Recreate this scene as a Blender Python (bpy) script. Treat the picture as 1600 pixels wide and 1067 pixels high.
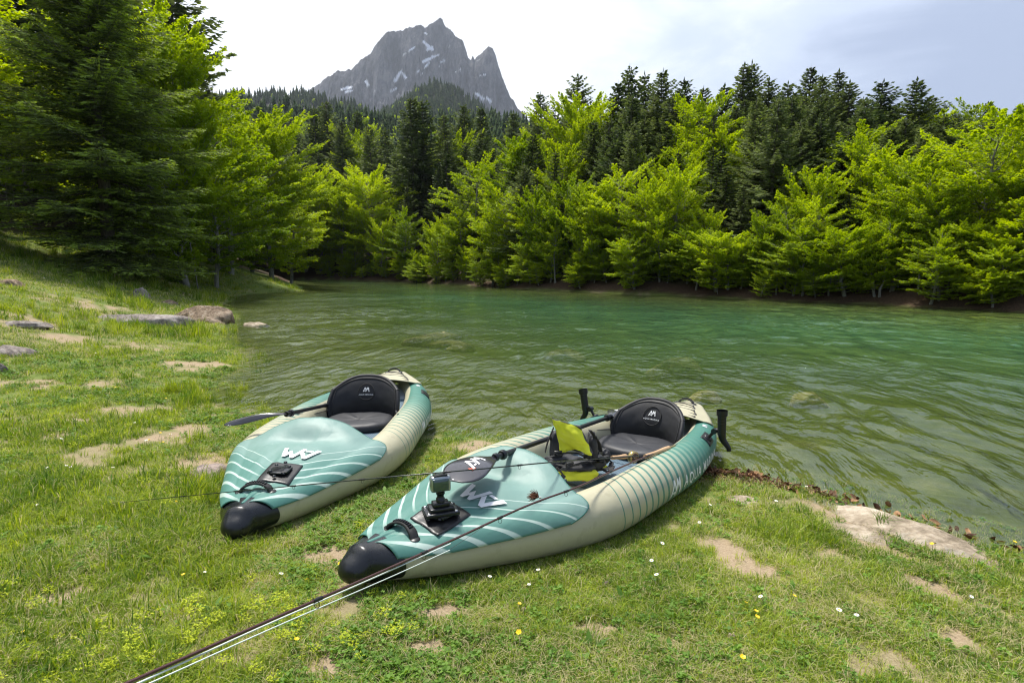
import bpy, bmesh, math, random
import numpy as np
from mathutils import Vector, Matrix
rnd = random.Random(7)
rs = np.random.RandomState(11)
PI = math.pi
S = bpy.context.scene
for _o in list(bpy.data.objects):
    bpy.data.objects.remove(_o)
COL = S.collection

# ------------------------------------------------------------------ camera, sky, sun, exposure
CH, CF, CP = 1.62, 900.0, 0.1287
cam = bpy.data.cameras.new('camera')
cam.sensor_width = 36; cam.lens = CF / 1600 * 36; cam.clip_start = 0.05; cam.clip_end = 12000
co = bpy.data.objects.new('camera', cam); COL.objects.link(co)
co.location = (0, 0, CH); co.rotation_euler = (PI / 2 - CP, 0, 0)
S.camera = co

SUN_EL, SUN_AZ = math.radians(66), math.radians(-35)      # azimuth from +Y, negative = left
w = bpy.data.worlds.new('World'); S.world = w; w.use_nodes = True
nt = w.node_tree; nt.nodes.clear()
def N(nt, t, **k):
    n = nt.nodes.new(t)
    for a, b in k.items():
        if a.startswith('i_'):
            key = a[2:]
            n.inputs[int(key) if key.isdigit() else key.replace('_', ' ')].default_value = b
        else: setattr(n, a, b)
    return n
def Lk(nt, a, b): nt.links.new(a, b)
def build_world():
    out = N(nt, 'ShaderNodeOutputWorld')
    sky = N(nt, 'ShaderNodeTexSky', sky_type='NISHITA', sun_disc=False, sun_elevation=SUN_EL, sun_rotation=SUN_AZ,
            air_density=1.0, dust_density=1.5, ozone_density=1.2)
    bg1 = N(nt, 'ShaderNodeBackground'); bg1.inputs[1].default_value = 0.10
    Lk(nt, sky.outputs[0], bg1.inputs[0])
    tc = N(nt, 'ShaderNodeTexCoord')
    sep = N(nt, 'ShaderNodeSeparateXYZ'); Lk(nt, tc.outputs['Generated'], sep.inputs[0])
    zz = N(nt, 'ShaderNodeMath', operation='MAXIMUM'); Lk(nt, sep.outputs[2], zz.inputs[0]); zz.inputs[1].default_value = 0.0
    za = N(nt, 'ShaderNodeMath', operation='ADD'); Lk(nt, zz.outputs[0], za.inputs[0]); za.inputs[1].default_value = 0.22
    dx = N(nt, 'ShaderNodeMath', operation='DIVIDE'); Lk(nt, sep.outputs[0], dx.inputs[0]); Lk(nt, za.outputs[0], dx.inputs[1])
    dy = N(nt, 'ShaderNodeMath', operation='DIVIDE'); Lk(nt, sep.outputs[1], dy.inputs[0]); Lk(nt, za.outputs[0], dy.inputs[1])
    cmb = N(nt, 'ShaderNodeCombineXYZ'); Lk(nt, dx.outputs[0], cmb.inputs[0]); Lk(nt, dy.outputs[0], cmb.inputs[1])
    n1 = N(nt, 'ShaderNodeTexNoise', i_Scale=0.75, i_Detail=7.0, i_Roughness=0.55, i_Distortion=0.35); Lk(nt, cmb.outputs[0], n1.inputs['Vector'])
    n2 = N(nt, 'ShaderNodeTexNoise', i_Scale=2.3, i_Detail=8.0, i_Roughness=0.6, i_Distortion=0.6); Lk(nt, cmb.outputs[0], n2.inputs['Vector'])
    # brightness of the cloud sheet: thin and bright round the veiled sun, thicker and blue-grey to the right
    dot = N(nt, 'ShaderNodeVectorMath', operation='DOT_PRODUCT'); Lk(nt, tc.outputs['Generated'], dot.inputs[0])
    v = Vector((-0.62, 0.66, 0.42)).normalized(); dot.inputs[1].default_value = v
    a1 = N(nt, 'ShaderNodeMath', operation='MULTIPLY_ADD'); Lk(nt, n1.outputs[0], a1.inputs[0]); a1.inputs[1].default_value = 1.05; Lk(nt, dot.outputs['Value'], a1.inputs[2])
    a2 = N(nt, 'ShaderNodeMath', operation='MULTIPLY_ADD'); Lk(nt, n2.outputs[0], a2.inputs[0]); a2.inputs[1].default_value = 0.80; Lk(nt, a1.outputs[0], a2.inputs[2])
    cr = N(nt, 'ShaderNodeValToRGB'); sh = N(nt, 'ShaderNodeMath', operation='SUBTRACT'); Lk(nt, a2.outputs[0], sh.inputs[0]); sh.inputs[1].default_value = 0.40; Lk(nt, sh.outputs[0], cr.inputs[0])
    e = cr.color_ramp; e.interpolation = 'EASE'
    e.elements[0].position = 0.62; e.elements[0].color = (0.205, 0.245, 0.345, 1)
    e.elements[1].position = 1.0; e.elements[1].position = 1.0; e.elements[1].color = (0.38, 0.43, 0.53, 1)
    m = N(nt, 'ShaderNodeMapRange'); Lk(nt, a2.outputs[0], m.inputs[0])
    m.inputs[1].default_value = 1.36; m.inputs[2].default_value = 1.78; m.inputs[3].default_value = 0; m.inputs[4].default_value = 1
    m.interpolation_type = 'SMOOTHSTEP'
    mx = N(nt, 'ShaderNodeMix', data_type='RGBA'); Lk(nt, m.outputs[0], mx.inputs[0]); Lk(nt, cr.outputs[0], mx.inputs[6]); mx.inputs[7].default_value = (0.66, 0.675, 0.70, 1)
    bg2 = N(nt, 'ShaderNodeBackground'); bg2.inputs[1].default_value = 1.0; Lk(nt, mx.outputs[2], bg2.inputs[0])
    ms = N(nt, 'ShaderNodeMixShader'); ms.inputs[0].default_value = 0.88
    Lk(nt, bg1.outputs[0], ms.inputs[1]); Lk(nt, bg2.outputs[0], ms.inputs[2]); Lk(nt, ms.outputs[0], out.inputs[0])
build_world()
sl = bpy.data.lights.new('sun', 'SUN'); sl.energy = 3.1; sl.angle = math.radians(9); sl.color = (1.0, 0.955, 0.88)
so = bpy.data.objects.new('sun', sl); COL.objects.link(so)
sd_ = Vector((math.sin(SUN_AZ) * math.cos(SUN_EL), math.cos(SUN_AZ) * math.cos(SUN_EL), math.sin(SUN_EL)))
so.rotation_euler = sd_.to_track_quat('Z', 'Y').to_euler(); so.location = sd_ * 60
S.view_settings.view_transform = 'Standard'; S.view_settings.look = 'None'
S.view_settings.exposure = 1.0; S.view_settings.gamma = 1; S.view_settings.use_curve_mapping = False
S.render.engine = 'CYCLES'
cy = S.cycles
cy.use_denoising = True; cy.denoiser = 'OPENIMAGEDENOISE'; cy.denoising_prefilter = 'ACCURATE'
cy.max_bounces = 7; cy.diffuse_bounces = 4; cy.glossy_bounces = 3; cy.transmission_bounces = 4; cy.transparent_max_bounces = 10
cy.volume_bounces = 0; cy.caustics_reflective = False; cy.caustics_refractive = False; cy.sample_clamp_indirect = 6
cy.pixel_filter_type = 'BLACKMAN_HARRIS'; cy.filter_width = 1.2

# ------------------------------------------------------------------ numpy noise
def _h(i, j, s):
    n = (i.astype(np.int64) * 374761393 + j.astype(np.int64) * 668265263 + s * 1442695041) & 0x7fffffff
    n = ((n ^ (n >> 13)) * 1274126177) & 0x7fffffff
    return ((n ^ (n >> 16)) & 0xffff) / 65535.0
def vn(x, y, s=0):
    xi = np.floor(x); yi = np.floor(y); fx = x - xi; fy = y - yi
    fx = fx * fx * fx * (fx * (fx * 6 - 15) + 10); fy = fy * fy * fy * (fy * (fy * 6 - 15) + 10)
    a = _h(xi, yi, s); b = _h(xi + 1, yi, s); c = _h(xi, yi + 1, s); d = _h(xi + 1, yi + 1, s)
    return (a + (b - a) * fx) * (1 - fy) + (c + (d - c) * fx) * fy
def fbm(x, y, s=0, o=4, g=0.5):
    x = np.asarray(x, float); y = np.asarray(y, float)
    t = 0; a = 1; n = 0
    for k in range(o):
        t = t + a * (vn(x * 2 ** k + 17.3 * k, y * 2 ** k - 9.1 * k, s + k) - 0.5); n += a; a *= g
    return t / n * 2
def ss(x, a, b):
    t = np.clip((x - a) / (b - a), 0, 1); return t * t * (3 - 2 * t)

# ------------------------------------------------------------------ picking points of the place along a line of sight
def ray(u, v):
    dx = (u - 800) / CF; dv = (v - 533.5) / CF
    return np.array([dx, math.cos(CP) - dv * math.sin(CP), -math.sin(CP) - dv * math.cos(CP)])
def at_z(u, v, z):
    d = ray(u, v); t = (z - CH) / d[2]; return Vector((d[0] * t, d[1] * t, z))
def sp(x, X, Y):
    X = np.array(X, float); Y = np.array(Y, float); x = np.asarray(x, float)
    h = np.diff(X); d = np.diff(Y) / h; m = np.zeros(len(X)); m[0] = d[0]; m[-1] = d[-1]
    for i in range(1, len(X) - 1): m[i] = (d[i-1] * h[i] + d[i] * h[i-1]) / (h[i] + h[i-1])
    i = np.clip(np.searchsorted(X, x) - 1, 0, len(X) - 2); t = (x - X[i]) / h[i]
    return (2*t**3-3*t**2+1)*Y[i]+(t**3-2*t*t+t)*h[i]*m[i]+(-2*t**3+3*t*t)*Y[i+1]+(t**3-t*t)*h[i]*m[i+1]

# ------------------------------------------------------------------ lake outline and terrain
near_px = [(1600, 858), (1440, 812), (1330, 782), (1250, 762), (1180, 748), (1110, 742), (1000, 735), (900, 712), (800, 703),
           (740, 694), (690, 690), (600, 680), (480, 664), (410, 652), (350, 640), (318, 622), (345, 596), (387, 562), (372, 545), (330, 528), (345, 512), (357, 500), (347, 479), (356, 465), (390, 459), (474, 455)]
far_px = [(520, 437.5), (620, 440), (690, 443), (760, 447), (830, 452), (900, 455), (990, 459.5), (1090, 463), (1190, 468), (1300, 472.5), (1370, 475), (1450, 480), (1530, 484), (1600, 488)]
P = [tuple(at_z(u, v, 0))[:2] for u, v in near_px]
P += [(-18.5, 50), (-24, 62), (-31, 78)]
P += [tuple(at_z(u, v, 0))[:2] for u, v in far_px]
P += [(26, 15), (40, 4), (60, -14), (40, -30), (14, -8), (5.6, 0.2)]
LAKE = np.array(P)
def sdist(x, y):
    x = np.atleast_1d(np.asarray(x, float)); y = np.atleast_1d(np.asarray(y, float))
    best = np.full(x.shape, 1e9); inside = np.zeros(x.shape, bool)
    n = len(LAKE)
    for i in range(n):
        ax, ay = LAKE[i]; bx, by = LAKE[(i + 1) % n]
        ex, ey = bx - ax, by - ay
        t = np.clip(((x - ax) * ex + (y - ay) * ey) / (ex * ex + ey * ey), 0, 1)
        best = np.minimum(best, (x - ax - t * ex) ** 2 + (y - ay - t * ey) ** 2)
        c = ((ay > y) != (by > y)) & (x < (bx - ax) * (y - ay) / (by - ay + 1e-12) + ax)
        inside ^= c
    d = np.sqrt(best)
    return np.where(inside, -d, d)
def farw(x, y):
    ym = np.interp(x, [-60, -20, 0, 20, 40, 60], [75, 52, 25, 8, -6, -20])
    return ss(y - ym, -2, 4)
def height(x, y, det=True):
    x = np.atleast_1d(np.asarray(x, float)); y = np.atleast_1d(np.asarray(y, float))
    d = sdist(x, y)
    d = d + 0.10 * fbm(x * 1.3, y * 1.3, 5, 3) * np.clip(np.abs(d) + .3, 0, 1) + 0.7 * fbm(x * .12, y * .12, 8, 3) * ss(y, 24, 40)
    l = np.maximum(d, 0)
    zn = .045 * l + .005 * np.minimum(l, 8) ** 2 + np.maximum(l - 8, 0) * .08
    lh = .17 * ss(-x, 6, 12) + .10 * ss(y, 16, 26) * ss(-x, 8, 14)
    zn = zn + lh * np.minimum(l, 9) + np.maximum(l - 9, 0) * (.34 * ss(-x, 10, 20))
    zf = .6 * np.minimum(l, .6) + .38 * np.maximum(l - .6, 0)
    fw = farw(x, y)
    z = zn * (1 - fw) + zf * fw
    cap = 44 - 29 * ss(x, -8, 18); z = cap * (1 - np.exp(-z / cap))
    wd = np.maximum(-d, 0)
    zw = -3.6 * np.tanh((.075 * wd + .0025 * wd ** 2) / 3.6)
    z = np.where(d > 0, z, zw)
    if det:
        k = ss(d, 0, 1.2)
        z = z + k * (.035 * fbm(x * .9, y * .9, 21, 3) + .012 * fbm(x * 5, y * 5, 31, 3)) + (k * fw + .15 * (1 - k)) * .25 * fbm(x * .35, y * .35, 41, 4)
    return z
def hz(x, y): return float(height(x, y)[0])
_T = np.concatenate([np.arange(.8, 12, .02), np.arange(12, 60, .08), np.arange(60, 400, .5)])
def at_g(u, v):
    d = ray(u, v); t = _T / d[1]
    x = d[0] * t; y = d[1] * t; z = CH + d[2] * t
    g = height(x, y); k = np.argmax(z < g)
    return Vector((x[k], y[k], g[k]))

# ------------------------------------------------------------------ mesh helpers
def mesh(name, V, faces, mat=None, smooth=False, attrs=None, mats=None, midx=None):
    """V (n,3); faces: list of int arrays (m,k)"""
    me = bpy.data.meshes.new(name)
    V = np.asarray(V, np.float32)
    if not isinstance(faces, list): faces = [faces]
    faces = [np.asarray(f, np.int32) for f in faces if len(f)]
    me.vertices.add(len(V)); me.vertices.foreach_set('co', V.ravel())
    if not faces: me.update(); return me
    nl = sum(f.size for f in faces); nf = sum(len(f) for f in faces)
    me.loops.add(nl); me.polygons.add(nf)
    me.loops.foreach_set('vertex_index', np.concatenate([f.ravel() for f in faces]))
    tot = np.concatenate([np.full(len(f), f.shape[1]) for f in faces]); st = np.concatenate([[0], np.cumsum(tot)[:-1]])
    me.polygons.foreach_set('loop_start', st.astype(np.int32)); me.polygons.foreach_set('loop_total', tot.astype(np.int32))
    if smooth: me.polygons.foreach_set('use_smooth', np.ones(nf, bool))
    if midx is not None: me.polygons.foreach_set('material_index', np.asarray(midx, np.int32))
    me.update(calc_edges=True)
    for k, a in (attrs or {}).items():
        a = np.asarray(a, np.float32)
        if a.ndim == 1:
            at = me.attributes.new(k, 'FLOAT', 'POINT'); at.data.foreach_set('value', a)
        else:
            at = me.attributes.new(k, 'FLOAT_VECTOR', 'POINT'); at.data.foreach_set('vector', a.ravel())
    for m in (mats or ([mat] if mat else [])): me.materials.append(m)
    return me
def link(name, me, parent=None, **props):
    o = bpy.data.objects.new(name, me); COL.objects.link(o)
    if parent: o.parent = parent
    for k, v in props.items(): o[k] = v
    return o
def grid_faces(nu, nv, wrap_v=False):
    i = np.arange(nu - 1)[:, None]; j = np.arange(nv if wrap_v else nv - 1)[None]
    j2 = (j + 1) % nv
    return np.stack([i * nv + j + 0 * j, (i + 1) * nv + j, (i + 1) * nv + j2, i * nv + j2], -1).reshape(-1, 4)
class MB:
    """collects pieces of one mesh"""
    def __init__(s): s.V = []; s.F = {3: [], 4: []}; s.n = 0; s.A = []
    def add(s, V, *F, a=0.0):
        V = np.asarray(V, float).reshape(-1, 3)
        for f in F:
            f = np.asarray(f, int)
            if f.size: s.F[f.shape[1]].append(f + s.n)
        s.V.append(V); s.n += len(V); s.A.append(np.full(len(V), a) if np.isscalar(a) else np.asarray(a))
    def box(s, c, h, R=None, bev=0.0):
        b = np.array([[x, y, z] for x in (-1, 1) for y in (-1, 1) for z in (-1, 1)], float) * np.array(h)
        if R is not None: b = b @ np.array(R).T
        s.add(b + np.array(c), [[0, 1, 3, 2], [4, 6, 7, 5], [0, 4, 5, 1], [2, 3, 7, 6], [0, 2, 6, 4], [1, 5, 7, 3]])
    def tube(s, pts, r, n=8, cap=True, flat=1.0):
        pts = np.asarray(pts, float); m = len(pts)
        r = np.full(m, r) if np.isscalar(r) else np.asarray(r)
        T = np.gradient(pts, axis=0); T /= np.linalg.norm(T, axis=1)[:, None] + 1e-12
        ref = np.array([0, 0, 1.0]) if abs(T[0][2]) < .9 else np.array([1.0, 0, 0])
        U = np.cross(T, ref); U /= np.linalg.norm(U, axis=1)[:, None] + 1e-12
        W = np.cross(U, T)
        a = np.linspace(0, 2 * PI, n, endpoint=False)
        V = pts[:, None] + r[:, None, None] * (np.cos(a)[None, :, None] * U[:, None] + flat * np.sin(a)[None, :, None] * W[:, None])
        F = grid_faces(m, n, True)
        s.add(V, F[:, ::-1])
        if cap:
            for k, rev in ((0, 0), (m - 1, 1)):
                ring = V[k]; c = pts[k]
                idx = np.array([[j, (j + 1) % n, n] for j in range(n)])
                s.add(np.vstack([ring, c]), idx if rev == 0 else idx[:, ::-1])
    def lathe(s, prof, base, axis=(0, 0, 1), n=20):
        ax = Vector(axis).normalized(); q = ax.to_track_quat('Z', 'Y').to_matrix()
        prof = np.asarray(prof, float); a = np.linspace(0, 2 * PI, n, endpoint=False)
        V = np.stack([prof[:, 0:1] * np.cos(a), prof[:, 0:1] * np.sin(a), np.repeat(prof[:, 1:2], n, 1)], -1)
        V = V.reshape(-1, 3) @ np.array(q).T + np.array(base)
        s.add(V, grid_faces(len(prof), n, True)[:, ::-1])
    def surf(s, V, wrap=False):
        nu, nv = V.shape[:2]; s.add(V.reshape(-1, 3), grid_faces(nu, nv, wrap))
    def mesh(s, name, mat, smooth=True, attr=None):
        me = mesh(name, np.concatenate(s.V), [np.concatenate(s.F[k]) for k in (3, 4) if s.F[k]], mat, smooth, {attr: np.concatenate(s.A)} if attr else None)
        return me
    def obj(s, name, mat, parent=None, smooth=True, bevel=0, sub=0, solid=0, **p):
        o = link(name, s.mesh(name, mat, smooth), parent, **p)
        if solid: md = o.modifiers.new('t', 'SOLIDIFY'); md.thickness = solid; md.offset = -1
        if bevel: md = o.modifiers.new('b', 'BEVEL'); md.width = bevel; md.segments = 2; md.limit_method = 'ANGLE'
        if sub: md = o.modifiers.new('s', 'SUBSURF'); md.levels = sub; md.render_levels = sub
        return o
def autosmooth(o, ang=40):
    me = o.data; me.polygons.foreach_set('use_smooth', np.ones(len(me.polygons), bool))
    bm = bmesh.new(); bm.from_mesh(me)
    for e in bm.edges:
        if len(e.link_faces) == 2 and e.calc_face_angle(0) > math.radians(ang): e.smooth = False
    bm.to_mesh(me); bm.free(); return o
def empty(name, loc, rz=0, **p):
    o = bpy.data.objects.new(name, None); COL.objects.link(o); o.location = loc; o.rotation_euler = (0, 0, rz); o.empty_display_size = .1
    for k, v in p.items(): o[k] = v
    return o

# ------------------------------------------------------------------ materials
def mat(name):
    m = bpy.data.materials.new(name); m.use_nodes = True; m.node_tree.nodes.clear()
    return m, m.node_tree
def ramp(t, fac, stops, interp='LINEAR'):
    r = N(t, 'ShaderNodeValToRGB'); e = r.color_ramp; e.interpolation = interp
    while len(e.elements) > 1: e.elements.remove(e.elements[-1])
    e.elements[0].position = stops[0][0]; e.elements[0].color = (*stops[0][1], 1)
    for p, c in stops[1:]: el = e.elements.new(p); el.color = (*c, 1)
    Lk(t, fac, r.inputs[0]); return r.outputs[0]
def math_(t, op, a, b=None, c=None):
    n = N(t, 'ShaderNodeMath', operation=op)
    for i, x in enumerate((a, b, c)):
        if x is None: continue
        if isinstance(x, (int, float)): n.inputs[i].default_value = x
        else: Lk(t, x, n.inputs[i])
    return n.outputs[0]
def mixc(t, f, a, b, blend='MIX'):
    n = N(t, 'ShaderNodeMix', data_type='RGBA', blend_type=blend)
    for i, x in ((0, f), (6, a), (7, b)):
        if isinstance(x, (int, float)): n.inputs[i].default_value = x
        elif isinstance(x, tuple): n.inputs[i].default_value = (*x[:3], 1)
        else: Lk(t, x, n.inputs[i])
    return n.outputs[2]
def noise(t, scale, detail=4, rough=.55, vec=None, dist=0, out=0):
    n = N(t, 'ShaderNodeTexNoise', i_Scale=scale, i_Detail=float(detail), i_Roughness=rough, i_Distortion=dist)
    if vec is not None: Lk(t, vec, n.inputs['Vector'])
    return n.outputs[out]
def attr(t, name, out='Fac'):
    return N(t, 'ShaderNodeAttribute', attribute_name=name).outputs[out]
def bump(t, h, s=.5, d=.01):
    n = N(t, 'ShaderNodeBump'); n.inputs['Strength'].default_value = s; n.inputs['Distance'].default_value = d; Lk(t, h, n.inputs['Height']); return n.outputs[0]
def pbr(t, col, rough=.6, normal=None, spec=.5, metal=0, coat=0, sheen=0):
    p = N(t, 'ShaderNodeBsdfPrincipled')
    for k, x in (('Base Color', col), ('Roughness', rough), ('Specular IOR Level', spec), ('Metallic', metal), ('Coat Weight', coat), ('Sheen Weight', sheen)):
        if isinstance(x, (int, float)): p.inputs[k].default_value = x
        elif isinstance(x, tuple): p.inputs[k].default_value = (*x[:3], 1)
        else: Lk(t, x, p.inputs[k])
    if normal is not None: Lk(t, normal, p.inputs['Normal'])
    o = N(t, 'ShaderNodeOutputMaterial'); Lk(t, p.outputs[0], o.inputs[0]); return p
def simple(name, col, rough=.6, bs=0, bscale=60, var=.12, spec=.5, metal=0, coat=0, sheen=0, vscale=6):
    m, t = mat(name)
    tc = N(t, 'ShaderNodeTexCoord').outputs['Object']
    n = noise(t, vscale, 4, .6, tc)
    c = mixc(t, n, tuple(x * (1 - var) for x in col), tuple(min(1, x * (1 + var)) for x in col))
    nb = bump(t, noise(t, bscale, 3, .6, tc), bs, .004) if bs else None
    rr = math_(t, 'MULTIPLY_ADD', n, .12, rough - .06)
    pbr(t, c, rr, nb, spec, metal, coat, sheen); return m
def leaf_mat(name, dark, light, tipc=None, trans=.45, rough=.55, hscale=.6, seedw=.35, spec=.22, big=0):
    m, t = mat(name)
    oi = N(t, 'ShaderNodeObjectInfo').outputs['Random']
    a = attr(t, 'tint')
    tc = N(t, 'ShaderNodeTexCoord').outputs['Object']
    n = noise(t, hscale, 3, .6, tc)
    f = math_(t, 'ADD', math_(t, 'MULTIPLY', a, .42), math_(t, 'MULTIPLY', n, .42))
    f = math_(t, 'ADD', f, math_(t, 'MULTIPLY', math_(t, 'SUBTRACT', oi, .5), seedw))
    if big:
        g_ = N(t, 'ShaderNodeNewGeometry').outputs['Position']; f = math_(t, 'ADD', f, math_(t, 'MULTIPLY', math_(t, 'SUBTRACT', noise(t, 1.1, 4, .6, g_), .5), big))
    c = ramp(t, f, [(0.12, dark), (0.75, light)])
    if tipc:
        c = mixc(t, attr(t, 'tip'), c, tipc)
    di = N(t, 'ShaderNodeBsdfPrincipled'); Lk(t, c, di.inputs['Base Color']); di.inputs['Roughness'].default_value = rough; di.inputs['Specular IOR Level'].default_value = spec
    hs = N(t, 'ShaderNodeHueSaturation', i_Hue=.488, i_Saturation=1.12, i_Value=1.25); Lk(t, c, hs.inputs['Color'])
    tr = N(t, 'ShaderNodeBsdfTranslucent'); Lk(t, hs.outputs[0], tr.inputs[0])
    mx = N(t, 'ShaderNodeMixShader'); mx.inputs[0].default_value = trans
    Lk(t, di.outputs[0], mx.inputs[1]); Lk(t, tr.outputs[0], mx.inputs[2])
    o = N(t, 'ShaderNodeOutputMaterial'); Lk(t, mx.outputs[0], o.inputs[0]); return m
M = {}
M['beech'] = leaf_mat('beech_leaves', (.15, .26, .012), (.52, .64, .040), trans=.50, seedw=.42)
M['beech_pale'] = leaf_mat('pale_leaves', (.10, .18, .05), (.26, .36, .12), trans=.42)
M['fir'] = leaf_mat('fir_needles', (.038, .068, .024), (.165, .205, .075), tipc=(.32, .44, .07), trans=.30, hscale=.5, rough=.6, spec=.15, seedw=.5)
M['far_fir'] = leaf_mat('far_fir_needles', (.020, .042, .016), (.070, .098, .034), trans=.10, rough=.9, spec=.03)
M['grass'] = leaf_mat('grass_blades', (.085, .185, .016), (.42, .50, .065), tipc=(.56, .50, .26), trans=.40, seedw=.6, hscale=9, big=1.3)
M['clover'] = leaf_mat('clover_leaves', (.08, .175, .020), (.20, .34, .05), trans=.3, seedw=.5, hscale=9, big=.8)
M['yflower'] = leaf_mat('spurge_flowers', (.42, .50, .02), (.60, .66, .04), trans=.3)
def bark(name, a, b):
    m, t = mat(name); tc = N(t, 'ShaderNodeTexCoord').outputs['Object']
    mp = N(t, 'ShaderNodeMapping'); mp.inputs['Scale'].default_value = (6, 6, 1.2); Lk(t, tc, mp.inputs[0])
    n = noise(t, 3, 6, .65, mp.outputs[0]); pbr(t, ramp(t, n, [(.35, a), (.65, b)]), .85, bump(t, n, .6, .03)); return m
M['fir_bark'] = bark('fir_bark', (.07, .06, .05), (.20, .175, .15))
M['beech_bark'] = bark('beech_bark', (.13, .125, .11), (.34, .33, .30))

def terrain_mat():
    m, t = mat('meadow_and_banks'); tc = N(t, 'ShaderNodeTexCoord').outputs['Object']
    n1 = noise(t, .9, 6, .6, tc); n2 = noise(t, 14, 6, .7, tc); n3 = noise(t, 90, 4, .7, tc); n4 = noise(t, 4, 5, .6, tc)
    g = ramp(t, n2, [(.25, (.06, .085, .016)), (.5, (.13, .18, .03)), (.75, (.24, .25, .08))])
    g = mixc(t, math_(t, 'MULTIPLY', n1, .6), g, (.15, .21, .035))
    dirt = ramp(t, n3, [(.25, (.20, .145, .085)), (.5, (.42, .32, .21)), (.78, (.58, .48, .34))])
    dirt = mixc(t, math_(t, 'MULTIPLY', n4, .55), dirt, (.30, .20, .12))
    c = mixc(t, attr(t, 'dirt'), g, dirt)
    ff = ramp(t, n2, [(.3, (.030, .022, .012)), (.6, (.075, .055, .028)), (.8, (.06, .085, .02))])
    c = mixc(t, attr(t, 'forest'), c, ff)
    bk = ramp(t, n2, [(.25, (.025, .016, .010)), (.55, (.080, .048, .028)), (.8, (.15, .10, .06))])
    c = mixc(t, attr(t, 'bank'), c, bk)
    nb = noise(t, 2.2, 7, .68, tc)
    bed = ramp(t, nb, [(.32, (.035, .048, .010)), (.5, (.095, .120, .028)), (.68, (.20, .20, .065))])
    bed = mixc(t, math_(t, 'MULTIPLY', n3, .5), bed, (.12, .14, .03))
    c = mixc(t, attr(t, 'wet'), c, bed)
    h = math_(t, 'ADD', n2, math_(t, 'MULTIPLY', n3, .5))
    pbr(t, c, .9, bump(t, h, .7, .03), .25); return m
M['terrain'] = terrain_mat()

# dirt patches seen in the meadow: (u, v, half width px, half height px)
PATCH = [(285, 676, 62, 13), (250, 735, 85, 17), (190, 770, 70, 14), (505, 872, 48, 22), (545, 905, 40, 12), (1155, 781, 40, 14), (1330, 815, 75, 24), (1250, 790, 60, 10), (1480, 995, 45, 18),
         (735, 702, 60, 12), (520, 1042, 45, 22), (1395, 865, 60, 12), (1390, 900, 50, 9), (60, 505, 50, 5), (140, 480, 45, 4), (165, 600, 25, 5), (30, 600, 40, 7), (1060, 1010, 60, 20), (1310, 870, 35, 14),
         (670, 1015, 50, 12), (700, 960, 45, 14), (110, 525, 60, 6), (1110, 860, 60, 25), (1480, 860, 90, 12), (1010, 745, 60, 12), (1500, 945, 60, 10), (215, 640, 50, 8), (890, 890, 70, 10), (1200, 900, 60, 16), (30, 760, 40, 10), (60, 680, 50, 8), (90, 935, 40, 10), (930, 985, 60, 14), (120, 655, 60, 6), (300, 570, 60, 6), (230, 545, 60, 5)]
PW = []
for u, v, ru, rv in PATCH:
    c = at_g(u, v); r = math.hypot(c.x, c.y)
    PW.append((c.x, c.y, ru / CF * r, max(.06, rv / CF * r * math.hypot(r, 1.5) / 1.5)))
def dirtmask(x, y):
    x = np.asarray(x, float); y = np.asarray(y, float)
    n = fbm(x * 3.2, y * 3.2, 77, 5, .7)
    m = np.zeros_like(x)
    th = np.arctan2(x, y); cs, sn = np.cos(th), np.sin(th)
    for cx, cy, a, b in PW:
        t0 = math.atan2(cx, cy); c0, s0 = math.cos(t0), math.sin(t0)
        dx = x - cx; dy = y - cy
        q = ((dx * c0 - dy * s0) / a) ** 2 + ((dx * s0 + dy * c0) / b) ** 2
        m = np.maximum(m, ss(1.42 - q + n * 3.0, 0, 1.9) * .97)
    g = ss(fbm(x * .9, y * .9, 93, 5, .62) + .35 * fbm(x * 6, y * 6, 97, 3) + .1 * ss(x, 0, 1.5), .12, .60) * .72 * ss(y, .2, 1) * (1 - .5 * ss(-x, 3, 8))
    return np.maximum(m, g)

# ------------------------------------------------------------------ the ground: one sheet, finest near the shore where we stand
def build_terrain():
    r = [0.3]
    while r[-1] < 3300: r.append(r[-1] * (1.0135 if r[-1] < 70 else 1.03 if r[-1] < 300 else 1.12))
    r = np.array(r)
    th = np.concatenate([np.radians(np.arange(-62, 62, .38)), np.radians(np.arange(62, 298, 4))])
    R, T = np.meshgrid(r, th, indexing='ij'); X = R * np.sin(T); Y = R * np.cos(T)
    x, y = X.ravel(), Y.ravel()
    z = height(x, y); d = sdist(x, y)
    V = np.stack([x, y, z], 1); V = np.vstack([V, [[0, 0, hz(0, 0)]]])
    F = grid_faces(len(r), len(th), True); n = len(th)
    fan = np.array([[len(V) - 1, (j + 1) % n, j] for j in range(n)])
    fw = farw(x, y)
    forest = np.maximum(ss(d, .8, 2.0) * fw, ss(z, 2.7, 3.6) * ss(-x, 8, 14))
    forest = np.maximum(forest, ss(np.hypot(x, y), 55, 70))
    bank = ss(d, -.5, .05) * (1 - ss(d, .9, 1.8)) * fw
    wet = ss(-z + .012 * fbm(x * 4, y * 4, 3, 3), -.004, .03) * (1 - bank)
    dm = dirtmask(x, y) * (1 - forest) * (1 - ss(np.hypot(x, y), 40, 60))
    ap = lambda a: np.append(a, 0)
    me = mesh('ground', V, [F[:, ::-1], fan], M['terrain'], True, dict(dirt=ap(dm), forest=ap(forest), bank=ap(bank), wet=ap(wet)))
    link('ground', me, kind='structure', label='grassy lakeside meadow running down to the water, wooded slopes beyond')
build_terrain()

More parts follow.
